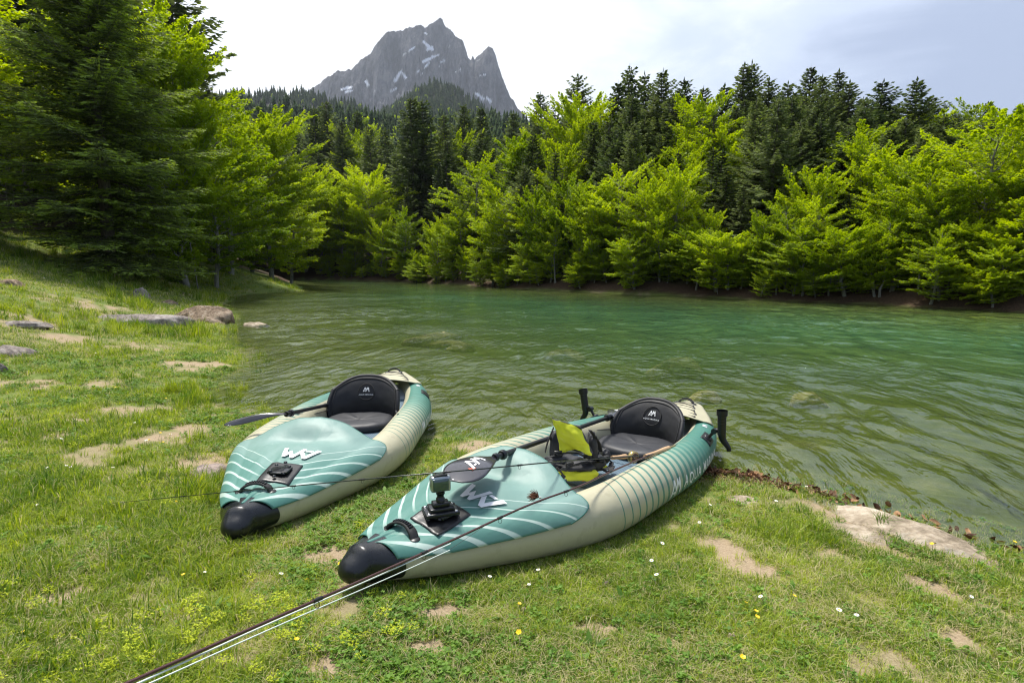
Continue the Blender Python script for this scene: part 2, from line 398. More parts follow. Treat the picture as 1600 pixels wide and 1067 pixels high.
# ------------------------------------------------------------------ the lake
def water_mat():
    m, t = mat('lake_water'); tc = N(t, 'ShaderNodeTexCoord').outputs['Object']
    cb = N(t, 'ShaderNodeCombineXYZ'); Lk(t, attr(t, 'wq'), cb.inputs[0]); Lk(t, math_(t, 'MULTIPLY', attr(t, 'ws'), .8), cb.inputs[1])
    n1 = noise(t, 6.5, 3, .55, cb.outputs[0], .25); n2 = noise(t, 10, 3, .6, cb.outputs[0], .3)
    h = math_(t, 'ADD', n1, math_(t, 'MULTIPLY', n2, .32))
    gust = noise(t, .13, 3, .6, tc); gm = N(t, 'ShaderNodeMapRange'); Lk(t, gust, gm.inputs[0]); gm.inputs[1].default_value = .38; gm.inputs[2].default_value = .62; gm.inputs[3].default_value = .45; gm.inputs[4].default_value = 1.3
    nb = bump(t, math_(t, 'MULTIPLY', h, gm.outputs[0]), .9, .050)
    dep = attr(t, 'depth')
    murk = math_(t, 'SUBTRACT', 1.0, math_(t, 'POWER', 2.718, math_(t, 'MULTIPLY', dep, -1.15)))
    murk = math_(t, 'MULTIPLY', murk, .97)
    gcol = ramp(t, dep, [(.05, (.105, .15, .040)), (.5, (.080, .160, .060)), (1.0, (.052, .148, .070))])
    cl = noise(t, .25, 3, .5, tc)
    gcol = mixc(t, math_(t, 'MULTIPLY', cl, .35), gcol, (.05, .12, .05))
    di = N(t, 'ShaderNodeBsdfDiffuse'); Lk(t, gcol, di.inputs[0])
    tr = N(t, 'ShaderNodeBsdfTransparent'); tr.inputs[0].default_value = (.93, .97, .86, 1)
    m1 = N(t, 'ShaderNodeMixShader'); Lk(t, murk, m1.inputs[0]); Lk(t, tr.outputs[0], m1.inputs[1]); Lk(t, di.outputs[0], m1.inputs[2])
    gl = N(t, 'ShaderNodeBsdfGlossy'); gl.inputs['Roughness'].default_value = .015; Lk(t, nb, gl.inputs['Normal'])
    fr = N(t, 'ShaderNodeFresnel'); fr.inputs[0].default_value = 1.42; Lk(t, nb, fr.inputs['Normal'])
    m2 = N(t, 'ShaderNodeMixShader'); Lk(t, fr.outputs[0], m2.inputs[0]); Lk(t, m1.outputs[0], m2.inputs[1]); Lk(t, gl.outputs[0], m2.inputs[2])
    o = N(t, 'ShaderNodeOutputMaterial'); Lk(t, m2.outputs[0], o.inputs[0]); return m
M['water'] = water_mat()
def build_water():
    r = [1.6]
    while r[-1] < 135: r.append(r[-1] * (1.0066 if r[-1] < 30 else 1.012))
    r = np.array(r); th = np.radians(np.concatenate([np.arange(-62, 62, .36), np.arange(62, 130, 3)]))
    R, T = np.meshgrid(r, th, indexing='ij'); X = (R * np.sin(T)).ravel(); Y = (R * np.cos(T)).ravel()
    # ripples run up the shelving shore in arcs that follow its curve
    sh = [np.array([5.6, .2]), ] + [np.array(tuple(at_z(u, v, 0))[:2]) for u, v in near_px] + [np.array([-18.5, 50.]), np.array([-24., 62.])]
    SP = []; 
    for p_, q_ in zip(sh[:-1], sh[1:]):
        k_ = max(2, int(np.linalg.norm(q_ - p_) / .8)); SP += [p_ + (q_ - p_) * t_ for t_ in np.arange(k_) / k_]
    SP = np.array(SP); arc = np.concatenate([[0], np.cumsum(np.linalg.norm(np.diff(SP, axis=0), axis=1))])
    q = np.empty_like(X); tt = np.empty_like(X)
    for i0 in range(0, len(X), 20000):
        D2 = (X[i0:i0+20000, None] - SP[None, :, 0]) ** 2 + (Y[i0:i0+20000, None] - SP[None, :, 1]) ** 2 + .6
        W_ = D2 ** -2.0; sw = W_.sum(1); q[i0:i0+20000] = sw ** -.25 * 1.6; tt[i0:i0+20000] = (W_ * arc).sum(1) / sw
    q = q + .9 * fbm(X * .13, Y * .13, 51, 3) + .22 * fbm(X * .5, Y * .5, 52, 2)
    tt = -tt * .6 + .9 * X + .5 * fbm(X * .4, Y * .4, 57, 2)
    a = .50 * fbm(q * 1.9, tt * .95, 53, 2, .5) + .34 * (1 - np.abs(fbm(q * 2.7, tt * 1.5, 58, 2, .5)) * 2.4) + .36 * fbm(q * 5.2, tt * 3.4, 54, 2, .5)
    patch = .45 + .75 * ss(fbm(X * .16, Y * .1, 56, 3), -.35, .5)
    gust = 1 + .55 * ss(X / np.maximum(Y, 1), .2, .7)
    dep = np.maximum(-height(X, Y, False), 0)
    A = .064 * patch * gust * ss(dep, -.02, .12) * np.clip(1.25 - R.ravel() / 60, .25, 1)
    Z = a * A
    dg = np.maximum(-height(X, Y), 0)
    me = mesh('lake', np.stack([X, Y, Z], 1), grid_faces(len(r), len(th))[:, ::-1], M['water'], True, dict(depth=dg, wq=q, ws=tt))
    link('lake', me, kind='structure', label='green lake with wind ripples, shallow and clear by the shore')
build_water()

# ------------------------------------------------------------------ mountain and far hills
def rock_mat(name, cols, snow=False, veg=None):
    m, t = mat(name); tc = N(t, 'ShaderNodeTexCoord').outputs['Object']
    mp = N(t, 'ShaderNodeMapping'); mp.inputs['Scale'].default_value = (1, 1, .28); Lk(t, tc, mp.inputs[0])
    n1 = noise(t, .018, 8, .68, mp.outputs[0], .6); n2 = noise(t, .11, 6, .7, mp.outputs[0])
    f = math_(t, 'ADD', math_(t, 'MULTIPLY', n1, .6), math_(t, 'MULTIPLY', n2, .4))
    c = ramp(t, f, [(.41, cols[0]), (.5, cols[1]), (.60, cols[2])])
    if veg:
        c = mixc(t, math_(t, 'MULTIPLY', attr(t, 'veg'), 1.0), c, ramp(t, n2, [(.35, veg[0]), (.65, veg[1])]))
    if snow: c = mixc(t, attr(t, 'snow'), c, (.86, .88, .92))
    pbr(t, c, .9, bump(t, f, .9, 14), .2); return m
M['rock_far'] = rock_mat('grey_mountain_rock', [(.022, .022, .025), (.070, .070, .078), (.165, .16, .16)], True, [(.05, .07, .035), (.09, .11, .06)])
M['hill_rock'] = rock_mat('brown_hill_rock', [(.05, .045, .04), (.12, .105, .09), (.2, .17, .14)], False, [(.02, .03, .014), (.045, .06, .025)])
def ridge_xyz(px, Y):
    out = []
    for u, v in px:
        d = ray(u, v); t = Y / d[1]; out.append((d[0] * t, CH + d[2] * t))
    return np.array(out)
def build_mountain():
    Y0 = 2500.
    pk = [(440, 168), (470, 150), (497, 134), (512, 124), (530, 115), (545, 110), (550, 112), (566, 97), (580, 88), (590, 74), (598, 64), (604, 56), (612, 52), (625, 50), (640, 45.5), (650, 41), (658, 39), (664, 44),
          (670, 40), (677, 34), (687, 28), (691, 31), (695, 42), (706, 50), (717, 60), (724, 68), (728, 78), (731, 90), (736, 95), (739, 89), (742, 97), (746, 92), (752, 87), (758, 80), (764, 76), (770, 80), (775, 90), (778, 102),
          (783, 118), (789, 135), (795, 150), (805, 166), (818, 182), (840, 205), (880, 235)]
    R = ridge_xyz(pk, Y0); R[:, 1] += 3
    x = np.linspace(R[0, 0] - 100, R[-1, 0] + 200, 620); y = np.concatenate([np.linspace(Y0 - 900, Y0 - 420, 110)[:-1], np.linspace(Y0 - 420, Y0 + 60, 300), np.linspace(Y0 + 60, Y0 + 420, 30)[1:]])
    X, Y = np.meshgrid(x, y, indexing='ij')
    ridge = np.interp(X, R[:, 0], R[:, 1], left=0, right=0)
    ys = Y0 + 40 * fbm(X * .004, X * 0, 61, 4)
    t = (ys - Y) / 900.
    low = np.interp(X, R[:, 0], np.array([np.mean(R[max(0, i-7):i+8, 1]) for i in range(len(R))]), left=0, right=0)
    tf = np.clip(t, 0, 1)
    sm = ss(tf, 0, .12)
    base = (ridge * (1 - sm) + low * sm)
    prof = 1 - .30 * np.clip(tf / .10, 0, 1) ** 1.2 - .34 * ss(tf, .08, .45) - .33 * ss(tf, .4, 1)
    back = np.clip(1 - np.clip(-t * 900 / 380, 0, 1) ** 1.1, 0, 1)
    Z = base * np.where(t >= 0, prof, back)
    rg = 1 - np.abs(fbm(X * .012, Y * .005, 62, 5, .55)) * 2
    rb = 1 - np.abs(fbm(X * .035 + Y * .006, Y * .01, 63, 4, .6)) * 2
    amp = ss(tf, 0.004, .09)
    Z = Z + amp * (110 * (rg - .6) + 42 * (rb - .5)) * np.clip(Z / 500, .25, 1) + amp * 9 * fbm(X * .1, Y * .1, 64, 3)
    Z = Z + 13 * (fbm(X * .035, Y * .004, 66, 5, .75)) * (1 - .6 * amp)
    # lines of snow lying in the gullies
    sn = np.zeros_like(Z)
    d_ = (Y); U = 800 + CF * X / (Y * math.cos(CP) - (Z - CH) * math.sin(CP)); Vv = 533.5 - CF * (Y * math.sin(CP) + (Z - CH) * math.cos(CP)) / (Y * math.cos(CP) - (Z - CH) * math.sin(CP))
    nz = fbm(X * .03, Z * .03, 67, 4, .6)
    SN = [(630, 86, 648, 74, 1.6), (662, 66, 676, 78, 2.6), (668, 78, 676, 73, 2.5), (661, 97, 685, 86, 1.8), (617, 126, 627, 112, 2.8), (628, 114, 634, 122, 2.2), (572, 128, 576, 133, 2.6), (533, 140, 552, 136, 2.2), (540, 144, 551, 142, 1.5),
          (664, 52, 667, 54, 1.6), (646, 55, 647, 58, 1.2), (650, 114, 655, 109, 1.3), (610, 143, 619, 139, 1.3), (744, 146, 755, 154, 2.2), (760, 152, 767, 160, 1.6), (712, 113, 720, 109, 1.1), (663, 106, 670, 99, 1.2), (688, 98, 694, 95, 1.2), (584, 144, 588, 140, 1), (700, 74, 704, 72, .7), (656, 121, 660, 116, 1), (745, 96, 750, 93, .8), (750, 118, 758, 117, .9), (686, 104, 692, 107, .9)]
    for a, b, c, e, wd in SN:
        L2 = (c - a) ** 2 + (e - b) ** 2; s_ = np.clip(((U - a) * (c - a) + (Vv - b) * (e - b)) / L2, 0, 1)
        dd = np.hypot(U - a - s_ * (c - a), Vv - b - s_ * (e - b))
        sn = np.maximum(sn, ss(wd * .72 * (1 + 1.9 * nz) - dd, -.25, .35) * (Y < Y0 + 30))
    veg = ss(.5 * fbm(X * .01, Y * .01, 68, 4) + (260 - Z) / 420, .25, .7)
    me = mesh('mountain', np.stack([X, Y, Z], -1).reshape(-1, 3), grid_faces(*X.shape), M['rock_far'], True, dict(snow=sn.ravel(), veg=veg.ravel()))
    link('mountain', me, kind='structure', label='grey rocky peak with a smaller spire and snow patches')
build_mountain()
def far_tree(seed, H=14):
    q = np.random.RandomState(seed); b = MB(); b.tube([(0, 0, 0), (0, 0, H * .95)], [.25, .04], 4, False)
    n = 9
    for k in range(n):
        t = k / n; z = H * (.12 + .86 * t); r = H * .25 * (1 - t) ** .85 + .3; m = 9
        a = np.linspace(0, 2 * PI, m, endpoint=False) + q.rand(); rr = r * (.6 + .6 * q.rand(m)); rr[::2] *= .6
        ring = np.stack([rr * np.cos(a), rr * np.sin(a), z - .25 * rr - .2 * q.rand(m)], 1)
        b.add(np.vstack([ring, [0, 0, z + H * .15]]), [[i, (i + 1) % m, m] for i in range(m)], a=q.rand())
    return b.mesh('far_fir_mesh', M['far_fir'], False, 'tint')
def far_round(seed, H=10):
    q = np.random.RandomState(seed); n = 420
    d = q.normal(size=(n, 3)); d /= np.linalg.norm(d, axis=1)[:, None]; c = d * (.65 + .4 * q.rand(n, 1)) * [H * .33, H * .33, H * .42] + [0, 0, H * .55]
    return leafcloud(c, H * .07, q, M['beech'], 'far_beech_mesh')
def leafcloud(c, size, q, m, name):
    n = len(c); a = q.normal(size=(n, 3)); a /= np.linalg.norm(a, axis=1)[:, None]; b = np.cross(a, q.normal(size=(n, 3))); b /= np.linalg.norm(b, axis=1)[:, None]
    s = size * (.6 + .8 * q.rand(n, 1))
    V = np.stack([c - a * s, c - b * s * .6, c + a * s, c + b * s * .6], 1).reshape(-1, 3)
    return mesh(name, V, np.arange(4 * n).reshape(-1, 4), m, False, dict(tint=np.repeat(q.rand(n), 4)))
def src_collection(name, meshes):
    c = bpy.data.collections.new(name)
    for i, me in enumerate(meshes):
        o = bpy.data.objects.new('%s_piece_%02d' % (name, i), me); c.objects.link(o)
    return c
def scatter(name, pts, idx, rot, sc, coll, **props):
    """one object that draws a copy of a piece at each point"""
    me = mesh(name, pts, [], None, False)
    for k, a, ty in (('idx', idx, 'INT'), ('sc', sc, 'FLOAT')):
        at = me.attributes.new(k, ty, 'POINT'); at.data.foreach_set('value', np.asarray(a, np.int32 if ty == 'INT' else np.float32))
    at = me.attributes.new('rot', 'FLOAT_VECTOR', 'POINT'); at.data.foreach_set('vector', np.asarray(rot, np.float32).ravel())
    o = link(name, me, **props)
    g = bpy.data.node_groups.new(name, 'GeometryNodeTree')
    g.interface.new_socket('Geometry', in_out='INPUT', socket_type='NodeSocketGeometry'); g.interface.new_socket('Geometry', in_out='OUTPUT', socket_type='NodeSocketGeometry')
    gi = g.nodes.new('NodeGroupInput'); go = g.nodes.new('NodeGroupOutput')
    ip = g.nodes.new('GeometryNodeInstanceOnPoints'); ci = g.nodes.new('GeometryNodeCollectionInfo')
    ci.inputs['Collection'].default_value = coll; ci.inputs['Separate Children'].default_value = True; ci.inputs['Reset Children'].default_value = True
    def na(nm, ty): n = g.nodes.new('GeometryNodeInputNamedAttribute'); n.data_type = ty; n.inputs['Name'].default_value = nm; return n.outputs['Attribute']
    g.links.new(gi.outputs[0], ip.inputs['Points']); g.links.new(ci.outputs[0], ip.inputs['Instance']); ip.inputs['Pick Instance'].default_value = True
    g.links.new(na('idx', 'INT'), ip.inputs['Instance Index']); g.links.new(na('rot', 'FLOAT_VECTOR'), ip.inputs['Rotation']); g.links.new(na('sc', 'FLOAT'), ip.inputs['Scale'])
    g.links.new(ip.outputs[0], go.inputs[0])
    md = o.modifiers.new('scatter', 'NODES'); md.node_group = g
    return o
FARC = src_collection('far_tree', [far_tree(i) for i in range(4)] + [far_round(9)])
def build_hill(name, px, Y0, depth, vegbias, ntree, label, seed, rocky, tlabel):
    R = ridge_xyz(px, Y0)
    x = np.linspace(R[0, 0] - 60, R[-1, 0] + 60, 220); y = np.linspace(Y0 - depth, Y0 + depth * .6, 120)
    def H(X, Y, det=True):
        r = np.interp(X, R[:, 0], R[:, 1], left=R[0, 1] * .8, right=R[-1, 1] * .6)
        t = (Y0 - Y) / depth
        Z = r * np.where(t > 0, 1 - .75 * np.clip(t, 0, 1) ** (.8 if rocky else 1.0), 1 - np.clip(-t / .6, 0, 1) ** 1.4)
        k = ss(t, .0, .15)
        return Z + k * (12 * fbm(X * .02, Y * .012, seed, 4) + 5 * fbm(X * .06, Y * .06, seed + 1, 3)) - 9 * (1 - k)
    X, Y = np.meshgrid(x, y, indexing='ij'); Z = H(X, Y)
    cliff = ss(fbm(X * .03, Z * .05, seed + 5, 4), -.05, .25) * ss(Z / np.maximum(np.interp(X, R[:, 0], R[:, 1]), 1), .62, .8) * rocky
    me = mesh(name, np.stack([X, Y, Z], -1).reshape(-1, 3), grid_faces(*X.shape), M['hill_rock'], True, dict(veg=(1 - cliff).ravel()))
    link(name, me, kind='structure', label=label)
    q = np.random.RandomState(seed)
    px_ = q.uniform(x[0], x[-1], ntree * 2); py_ = Y0 - depth * q.uniform(-.08, .95, ntree * 2)
    pz = H(px_, py_)
    cl = ss(fbm(px_ * .03, pz * .05, seed + 5, 4), -.05, .25) * ss(pz / np.maximum(np.interp(px_, R[:, 0], R[:, 1]), 1), .62, .8) * rocky
    keep = (q.rand(ntree * 2) > cl * .85)
    px_, py_, pz = px_[keep][:ntree], py_[keep][:ntree], pz[keep][:ntree]; n = len(px_)
    idx = np.where(q.rand(n) < vegbias * (1 - pz / pz.max()) * 1.3, 4, q.randint(0, 4, n))
    scatter(name + '_woods', np.stack([px_, py_, pz - .5], 1), idx, np.stack([0 * px_, 0 * px_, q.rand(n) * 6.28], 1), .55 + .6 * q.rand(n), FARC, kind='stuff', label=tlabel)
build_hill('far_ridge', [(250, 150), (330, 142), (370, 140), (400, 141), (440, 138), (470, 137), (495, 140), (515, 148), (540, 152), (560, 160), (600, 178), (660, 200)], 900, 420, .10, 7500, 'long wooded ridge with bare brown cliffs left of the peak', 201, 1.0, 'dark conifers along the far ridge')
build_hill('wooded_hill', [(540, 205), (570, 185), (600, 170), (632, 148), (655, 130), (672, 122), (682, 120), (700, 125), (720, 138), (740, 150), (760, 168), (790, 182), (830, 205)], 1000, 480, .15, 7000, 'steep dark wooded knoll in front of the peak', 301, .2, 'dark conifers on the wooded knoll')
build_hill('lower_hill', [(300, 178), (360, 176), (400, 180), (440, 184), (520, 190), (600, 202), (680, 203), (760, 200), (820, 205), (880, 215)], 420, 230, .55, 5200, 'lower wooded hillside between the lake and the peak', 401, 0, 'mixed woods on the lower hillside')

# ------------------------------------------------------------------ trees
def norm(a): return a / (np.linalg.norm(a, axis=-1, keepdims=True) + 1e-9)
def beech_mesh(seed, H, W, nlimb, leaf, per=15, low=.10, nspr=9, up=0.0):
    q = np.random.RandomState(seed)
    tb = MB(); ntr = 1 + (q.rand() < .4)
    n = 9; z = np.linspace(0, H * .88, n); wx = np.cumsum(q.normal(0, .012 * H, n)); wy = np.cumsum(q.normal(0, .012 * H, n)); wx -= wx[0]; wy -= wy[0]
    tp = np.stack([wx, wy, z], 1); tb.tube(tp, np.linspace(.016 * H, .002 * H, n) + .012, 8)
    C = []; AX = []; UP = []; SZ = []; TT = []
    az0 = q.rand() * 6
    for i in range(nlimb):
        t = low + (1 - low) * ((i + q.rand()) / nlimb)
        h = t * H * .88; a = az0 + i * 2.399 + q.normal(0, .25)
        env = W * (math.sin(PI * min(1, (t * .72 + .15))) ** .8) * (.72 + .45 * q.rand()) * (1.0 if t > .25 else .75)
        el = math.radians(8 + 26 * up + (34 - 10 * up) * t ** 1.5 + q.normal(0, 8 + 6 * up))
        p0 = np.array([np.interp(h, z, wx), np.interp(h, z, wy), h])
        m = 7; s = np.linspace(0, 1, m)
        dr = np.array([math.cos(a), math.sin(a), 0])
        bend = -.10 * env * s ** 2 * (1 if t < .6 else -.2)
        L = p0 + env * s[:, None] * dr + np.stack([0 * s, 0 * s, env * s * math.tan(el) * .8 + bend], 1)
        L[:, 2] = h + (L[:, 2] - h) * min(1, (H * 1.0 - h) / max(L[-1, 2] - h, .01)) if L[-1, 2] > h else L[:, 2]
        L[1:, :2] += q.normal(0, .03 * env, (m - 1, 2))
        tb.tube(L, np.linspace(.0055 * H * (1.2 - t), .003, m) + .004, 5, False)
        k = max(3, int(nspr * env / W * (1.1)))
        for j in range(k):
            f = .18 + .82 * (j + q.rand()) / k
            c = np.array([np.interp(f, s, L[:, d]) for d in range(3)])
            sd = 1 if j % 2 else -1
            ang = a + sd * math.radians(q.uniform(25, 75)) * (1.15 - .7 * f)
            ln = env * .42 * (1.15 - .5 * f) * (.6 + .6 * q.rand()) + .25 * min(1, (1.04 - t) * 4)
            dv = norm(np.array([math.cos(ang), math.sin(ang), math.tan(el) * (.35 + .45 * up) - .10 * (1 - up) + q.normal(0, .12 + .16 * up)]))
            e = c + dv * ln
            tb.tube([c, (c + e) / 2 + [0, 0, .03], e], [.008, .006, .002], 3, False)
            nl = int(per * (.7 + .6 * q.rand())); side = norm(np.cross(dv, [0, 0, 1])); upn = norm(np.cross(side, dv))
            ff = q.rand(nl) ** .8; off = q.uniform(-1, 1, nl) * ln * .42 * (1.05 - ff)
            pos = c + dv * (ff * ln)[:, None] + side * off[:, None] + upn * q.normal(0, .035, nl)[:, None] - np.array([0, 0, 1]) * (np.abs(off) * .22)[:, None]
            ld = norm(dv * .8 + side * np.sign(off)[:, None] * .8 + q.normal(0, .3, (nl, 3)) + [0, 0, -.12])
            C.append(pos); AX.append(ld); UP.append(norm(upn + q.normal(0, .42 + .35 * up, (nl, 3)))); SZ.append(leaf * (.65 + .7 * q.rand(nl)))
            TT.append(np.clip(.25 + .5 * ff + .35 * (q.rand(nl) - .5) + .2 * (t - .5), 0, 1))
    C = np.concatenate(C); AX = np.concatenate(AX); UP = np.concatenate(UP); SZ = np.concatenate(SZ)[:, None]; TT = np.concatenate(TT)
    B = norm(np.cross(AX, UP)); Nn = np.cross(B, AX)
    V = np.stack([C - AX * SZ * .5, C - B * SZ * .36 + Nn * SZ * .08, C + AX * SZ * .6, C + B * SZ * .36 + Nn * SZ * .08], 1).reshape(-1, 3)
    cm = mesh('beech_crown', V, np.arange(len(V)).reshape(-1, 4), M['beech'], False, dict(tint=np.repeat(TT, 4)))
    return tb.mesh('beech_trunk', M['beech_bark']), cm, H
def fir_mesh(seed, H, R, whorl=.42, nb=7, tw=.13, wid=.075, low=.12, tips=.25, shape=.85, ragged=.35, second=False):
    q = np.random.RandomState(seed); tb = MB()
    n = 7; z = np.linspace(0, H, n); wob = q.normal(0, .006 * H, (n, 2)); wob[0] = 0
    tb.tube(np.stack([wob[:, 0], wob[:, 1], z], 1), np.linspace(.015 * H, .0015 * H, n) + .01, 8)
    VV = []; TI = []; TN = []
    h = low * H; side_fac = q.rand() * 6
    while h < H * .985:
        t = h / H; Lr = R * ((1 - t) ** shape * 1.02 + .03) * (1 - .35 * ss(.22 - t, 0, .2))
        k = max(4, int(round(nb * (1 if t < .9 else .7))))
        a0 = q.rand() * 6
        for j in range(k):
            a = a0 + j * 2 * PI / k + q.normal(0, .2); L = Lr * (1 - ragged + ragged * 1.6 * q.rand())
            if L < .15: L = .15
            el0 = math.radians(28 * t + 4 - 14 * (1 - t) + q.normal(0, 5))
            m = max(4, int(L / tw)); s = (np.arange(m) + .5) / m
            out = s * L * math.cos(el0); zz = s * L * math.sin(el0) - .16 * L * s ** 1.6 * (1 - t) + .10 * L * s ** 4
            c = np.stack([np.cos(a) * out, np.sin(a) * out, h + zz], 1)
            tb.tube(np.vstack([[0, 0, h], c[m // 2], c[-1]]), [.006 * H * .35 + .01, .01, .004], 3, False)
            dr = np.array([math.cos(a), math.sin(a), 0]); sdv = np.array([-math.sin(a), math.cos(a), 0])
            tl = ((.40 if second else .31) * L * (1 - s) ** .8 * np.minimum(1, s * 3.0 + .25) + .16 + .05 * q.rand(m))
            for sg in (-1, 1):
                td = norm(dr * (.65 + .2 * q.rand((m))[:, None]) + sg * sdv * .8 + np.array([0, 0, 1.]) * (-.16 + q.normal(0, .13, m))[:, None])
                if second:
                    # twigs carry their own side shoots
                    for g in range(6):
                        f = (.12 + .165 * g)
                        p = c + td * (tl * f)[:, None]
                        for s2 in (-1, 1):
                            d2 = norm(td + s2 * np.cross(td, [0, 0, 1.]) * .8 + q.normal(0, .18, (m, 3)))
                            card(VV, TI, TN, p, d2, np.minimum(.26, tl * .30) * (1.1 - .1 * g) + .05, wid, q, tips * (.25 + .75 * s) * (f > .4) + 0 * s)
                card(VV, TI, TN, c, td, tl, wid * (.45 if second else 1), q, tips * s ** 2)
            card(VV, TI, TN, c[-1:] - dr * .1, dr[None] * 1.0, np.array([.3]), wid, q, np.array([tips * 1.6]))
            card(VV, TI, TN, c, np.repeat(norm(dr[None] + [0, 0, .05]), m, 0), np.full(m, tw * 1.6), wid * 1.1, q, tips * s ** 3)
        h += whorl * (1.1 - .55 * t) * (.8 + .4 * q.rand())
    # leader
    p = np.array([[0, 0, H * .985]]); card(VV, TI, TN, p, np.array([[0, 0, 1.]]), np.array([.03 * H + .2]), wid, q, np.array([0.]))
    V = np.concatenate(VV).reshape(-1, 3); TI = np.concatenate(TI); TN = np.concatenate(TN)
    cm = mesh('fir_crown', V, np.arange(len(V)).reshape(-1, 4), M['fir'], False, dict(tint=np.repeat(TN, 4), tip=np.clip(np.repeat(TI, 4), 0, 1)))
    return tb.mesh('fir_trunk', M['fir_bark']), cm, H
def card(VV, TI, TN, p, d, ln, wid, q, tip):
    m = len(p); up = norm(np.array([0, 0, 1.]) + q.normal(0, .55, (m, 3))); b = norm(np.cross(d, up)); nn = np.cross(b, d)
    ln = np.asarray(ln)[:, None]; w_ = wid * (.7 + .6 * q.rand(m, 1))
    e = p + d * ln; mid = p + d * ln * .45
    VV.append(np.stack([p, mid - b * w_ + nn * -.01, e, mid + b * w_ + nn * -.01], 1).reshape(-1, 3))
    TI.append(np.clip(np.broadcast_to(tip, (m,)) * (q.rand(m) * 1.6), 0, 1)); TN.append(q.rand(m))
BE = [beech_mesh(100 + i, 8.0, 2.0 + .25 * (i % 3), 52, .125, 38, (.03, .12, .07)[i % 3], 14, (.9, .35, .65)[i % 3]) for i in range(7)]
BB = [beech_mesh(140 + i, 15.0, 4.8, 70, .18, 50, .05, 24, (.5, .2, .7)[i]) for i in range(3)]
FI = [fir_mesh(200 + i, 14.0, 3.9 + .5 * (i % 3), .52, 6, .20, .095, .10 + .06 * (i % 3), .22, .72, ragged=.3 + .15 * (i % 3)) for i in range(6)]
BT = [beech_mesh(180 + i, 8.0, 1.35, 26, .125, 26, .42, 9, .8) for i in range(3)]
FT = [fir_mesh(250 + i, 14.0, 3.0, .60, 5, .22, .09, .40, .15, .8, .6) for i in range(2)]
FN = fir_mesh(300, 17.0, 5.0, .46, 8, .20, .034, .035, 1.3, .95, .55, True)
_tw = {}
def shore_far(u):
    d = ray(u, 440); s = np.arange(10, 140, .1); sdv = sdist(d[0] / d[1] * s, s); ins = np.where(sdv < 0)[0]
    return s[ins[-1]] if len(ins) else 90.
def tree(kind, proto, x, y, H, wide=1.0, label='', group=None, tilt=0):
    z = hz(x, y) - .08
    nm = 'fir_tree' if kind == 'fir' else 'beech_tree'
    o = empty(nm, (x, y, z), rnd.uniform(0, 6.28), label=label, category='tree')
    if group: o['group'] = group
    s = H / proto[2]; o.scale = (s * wide, s * wide, s)
    if tilt: o.rotation_euler = (rnd.uniform(-tilt, tilt), rnd.uniform(-tilt, tilt), o.rotation_euler[2])
    link('trunk', proto[0], o); link('crown', proto[1], o)
    return o
placed = []
def at_uy(u, Y): d = ray(u, 440); return d[0] / d[1] * Y, Y
def key(kind, u, vt, Y, label, wide=1.0, proto=None, group=None):
    if kind == 'fir' and vt > 225 and u > 600: proto = rnd.choice(FT)
    x, y = at_uy(u, Y); d = ray(u, vt); zt = CH + d[2] / d[1] * Y
    H = max(2.5, zt - hz(x, y)); placed.append((x, y))
    pr = proto or (rnd.choice(FI) if kind == 'fir' else (rnd.choice(BE) if H < 11.5 else rnd.choice(BB)))
    if kind == 'fir': wide = wide * min(1.5, max(1.0, (14 / H) ** .5))
    return tree(kind, pr, x, y, H, wide, label, group, .03)
# the near left bank
g = at_g(172, 428)
tree('fir', FN, g.x, g.y, 17.0, 1.0, 'huge dark spruce with sweeping low branches on the meadow at left')
placed.append((g.x, g.y))
NB = [(362, 150, 38, 'bright green beech with a grey trunk at the end of the grassy spit', 1.0), (425, 176, 48, 'broad bright beech overhanging the left end of the lake', .95), (292, 95, 30, 'tall yellow-green beech right behind the dark spruce', .9),
      (245, 30, 30, 'tall leafy beech rising behind the spruce top', .9), (30, 20, 33, 'lush green beech at the top left corner', 1.0), (455, 270, 56, 'pale green beech at the far left inlet', .9), (395, 190, 50, 'beech leaning out behind the spit beeches', .9), (100, 40, 42, 'beech glimpsed behind the spruce crown', 1.0), (338, 225, 33, 'low spreading beech beside the spruce', 1.0), (-40, 90, 26, 'beech at the left edge of the meadow', 1.0)]
for u, vt, Y, lb, wd in NB: key('beech', u, vt, Y, lb, wd)
for u, vt, Y, lb in [(305, -55, 50, 'towering dark conifer whose layered branches meet the white sky'), (215, -160, 40, 'tall fir rising out of frame behind the spruce'), (340, 120, 62, 'dark fir on the skyline left of the far ridge'), (60, -120, 38, 'dark fir above the top left corner'), (380, 160, 75, 'dark fir just behind the left beeches'), (-60, -60, 30, 'dark fir cut off by the left edge'), (265, 60, 44, 'dark fir between the left beeches'), (130, -200, 46, 'very tall fir behind the spruce')]:
    key('fir', u, vt, Y, lb, 1.15)
for x, y, H, k, lb in [(-27, 17, 13, 'fir', 'fir beyond the left edge of the meadow'), (-31, 10, 12, 'beech', 'beech beyond the left edge of the meadow'), (-34, 20, 15, 'fir', 'tall fir beyond the left edge of the meadow'), (-30, 3, 11, 'fir', 'fir far to the left of the kayaks'), (-37, 12, 14, 'beech', 'tall beech beyond the left edge of the meadow'), (-36, -4, 12, 'beech', 'beech far to the left behind us'), (-40, 5, 15, 'fir', 'tall fir far to the left'), (-25, 24, 13, 'beech', 'beech between the spruce and the left edge')]:
    tree(k, (FI if k == 'fir' else BB)[0], x, y, H, 1.0, lb); placed.append((x, y))
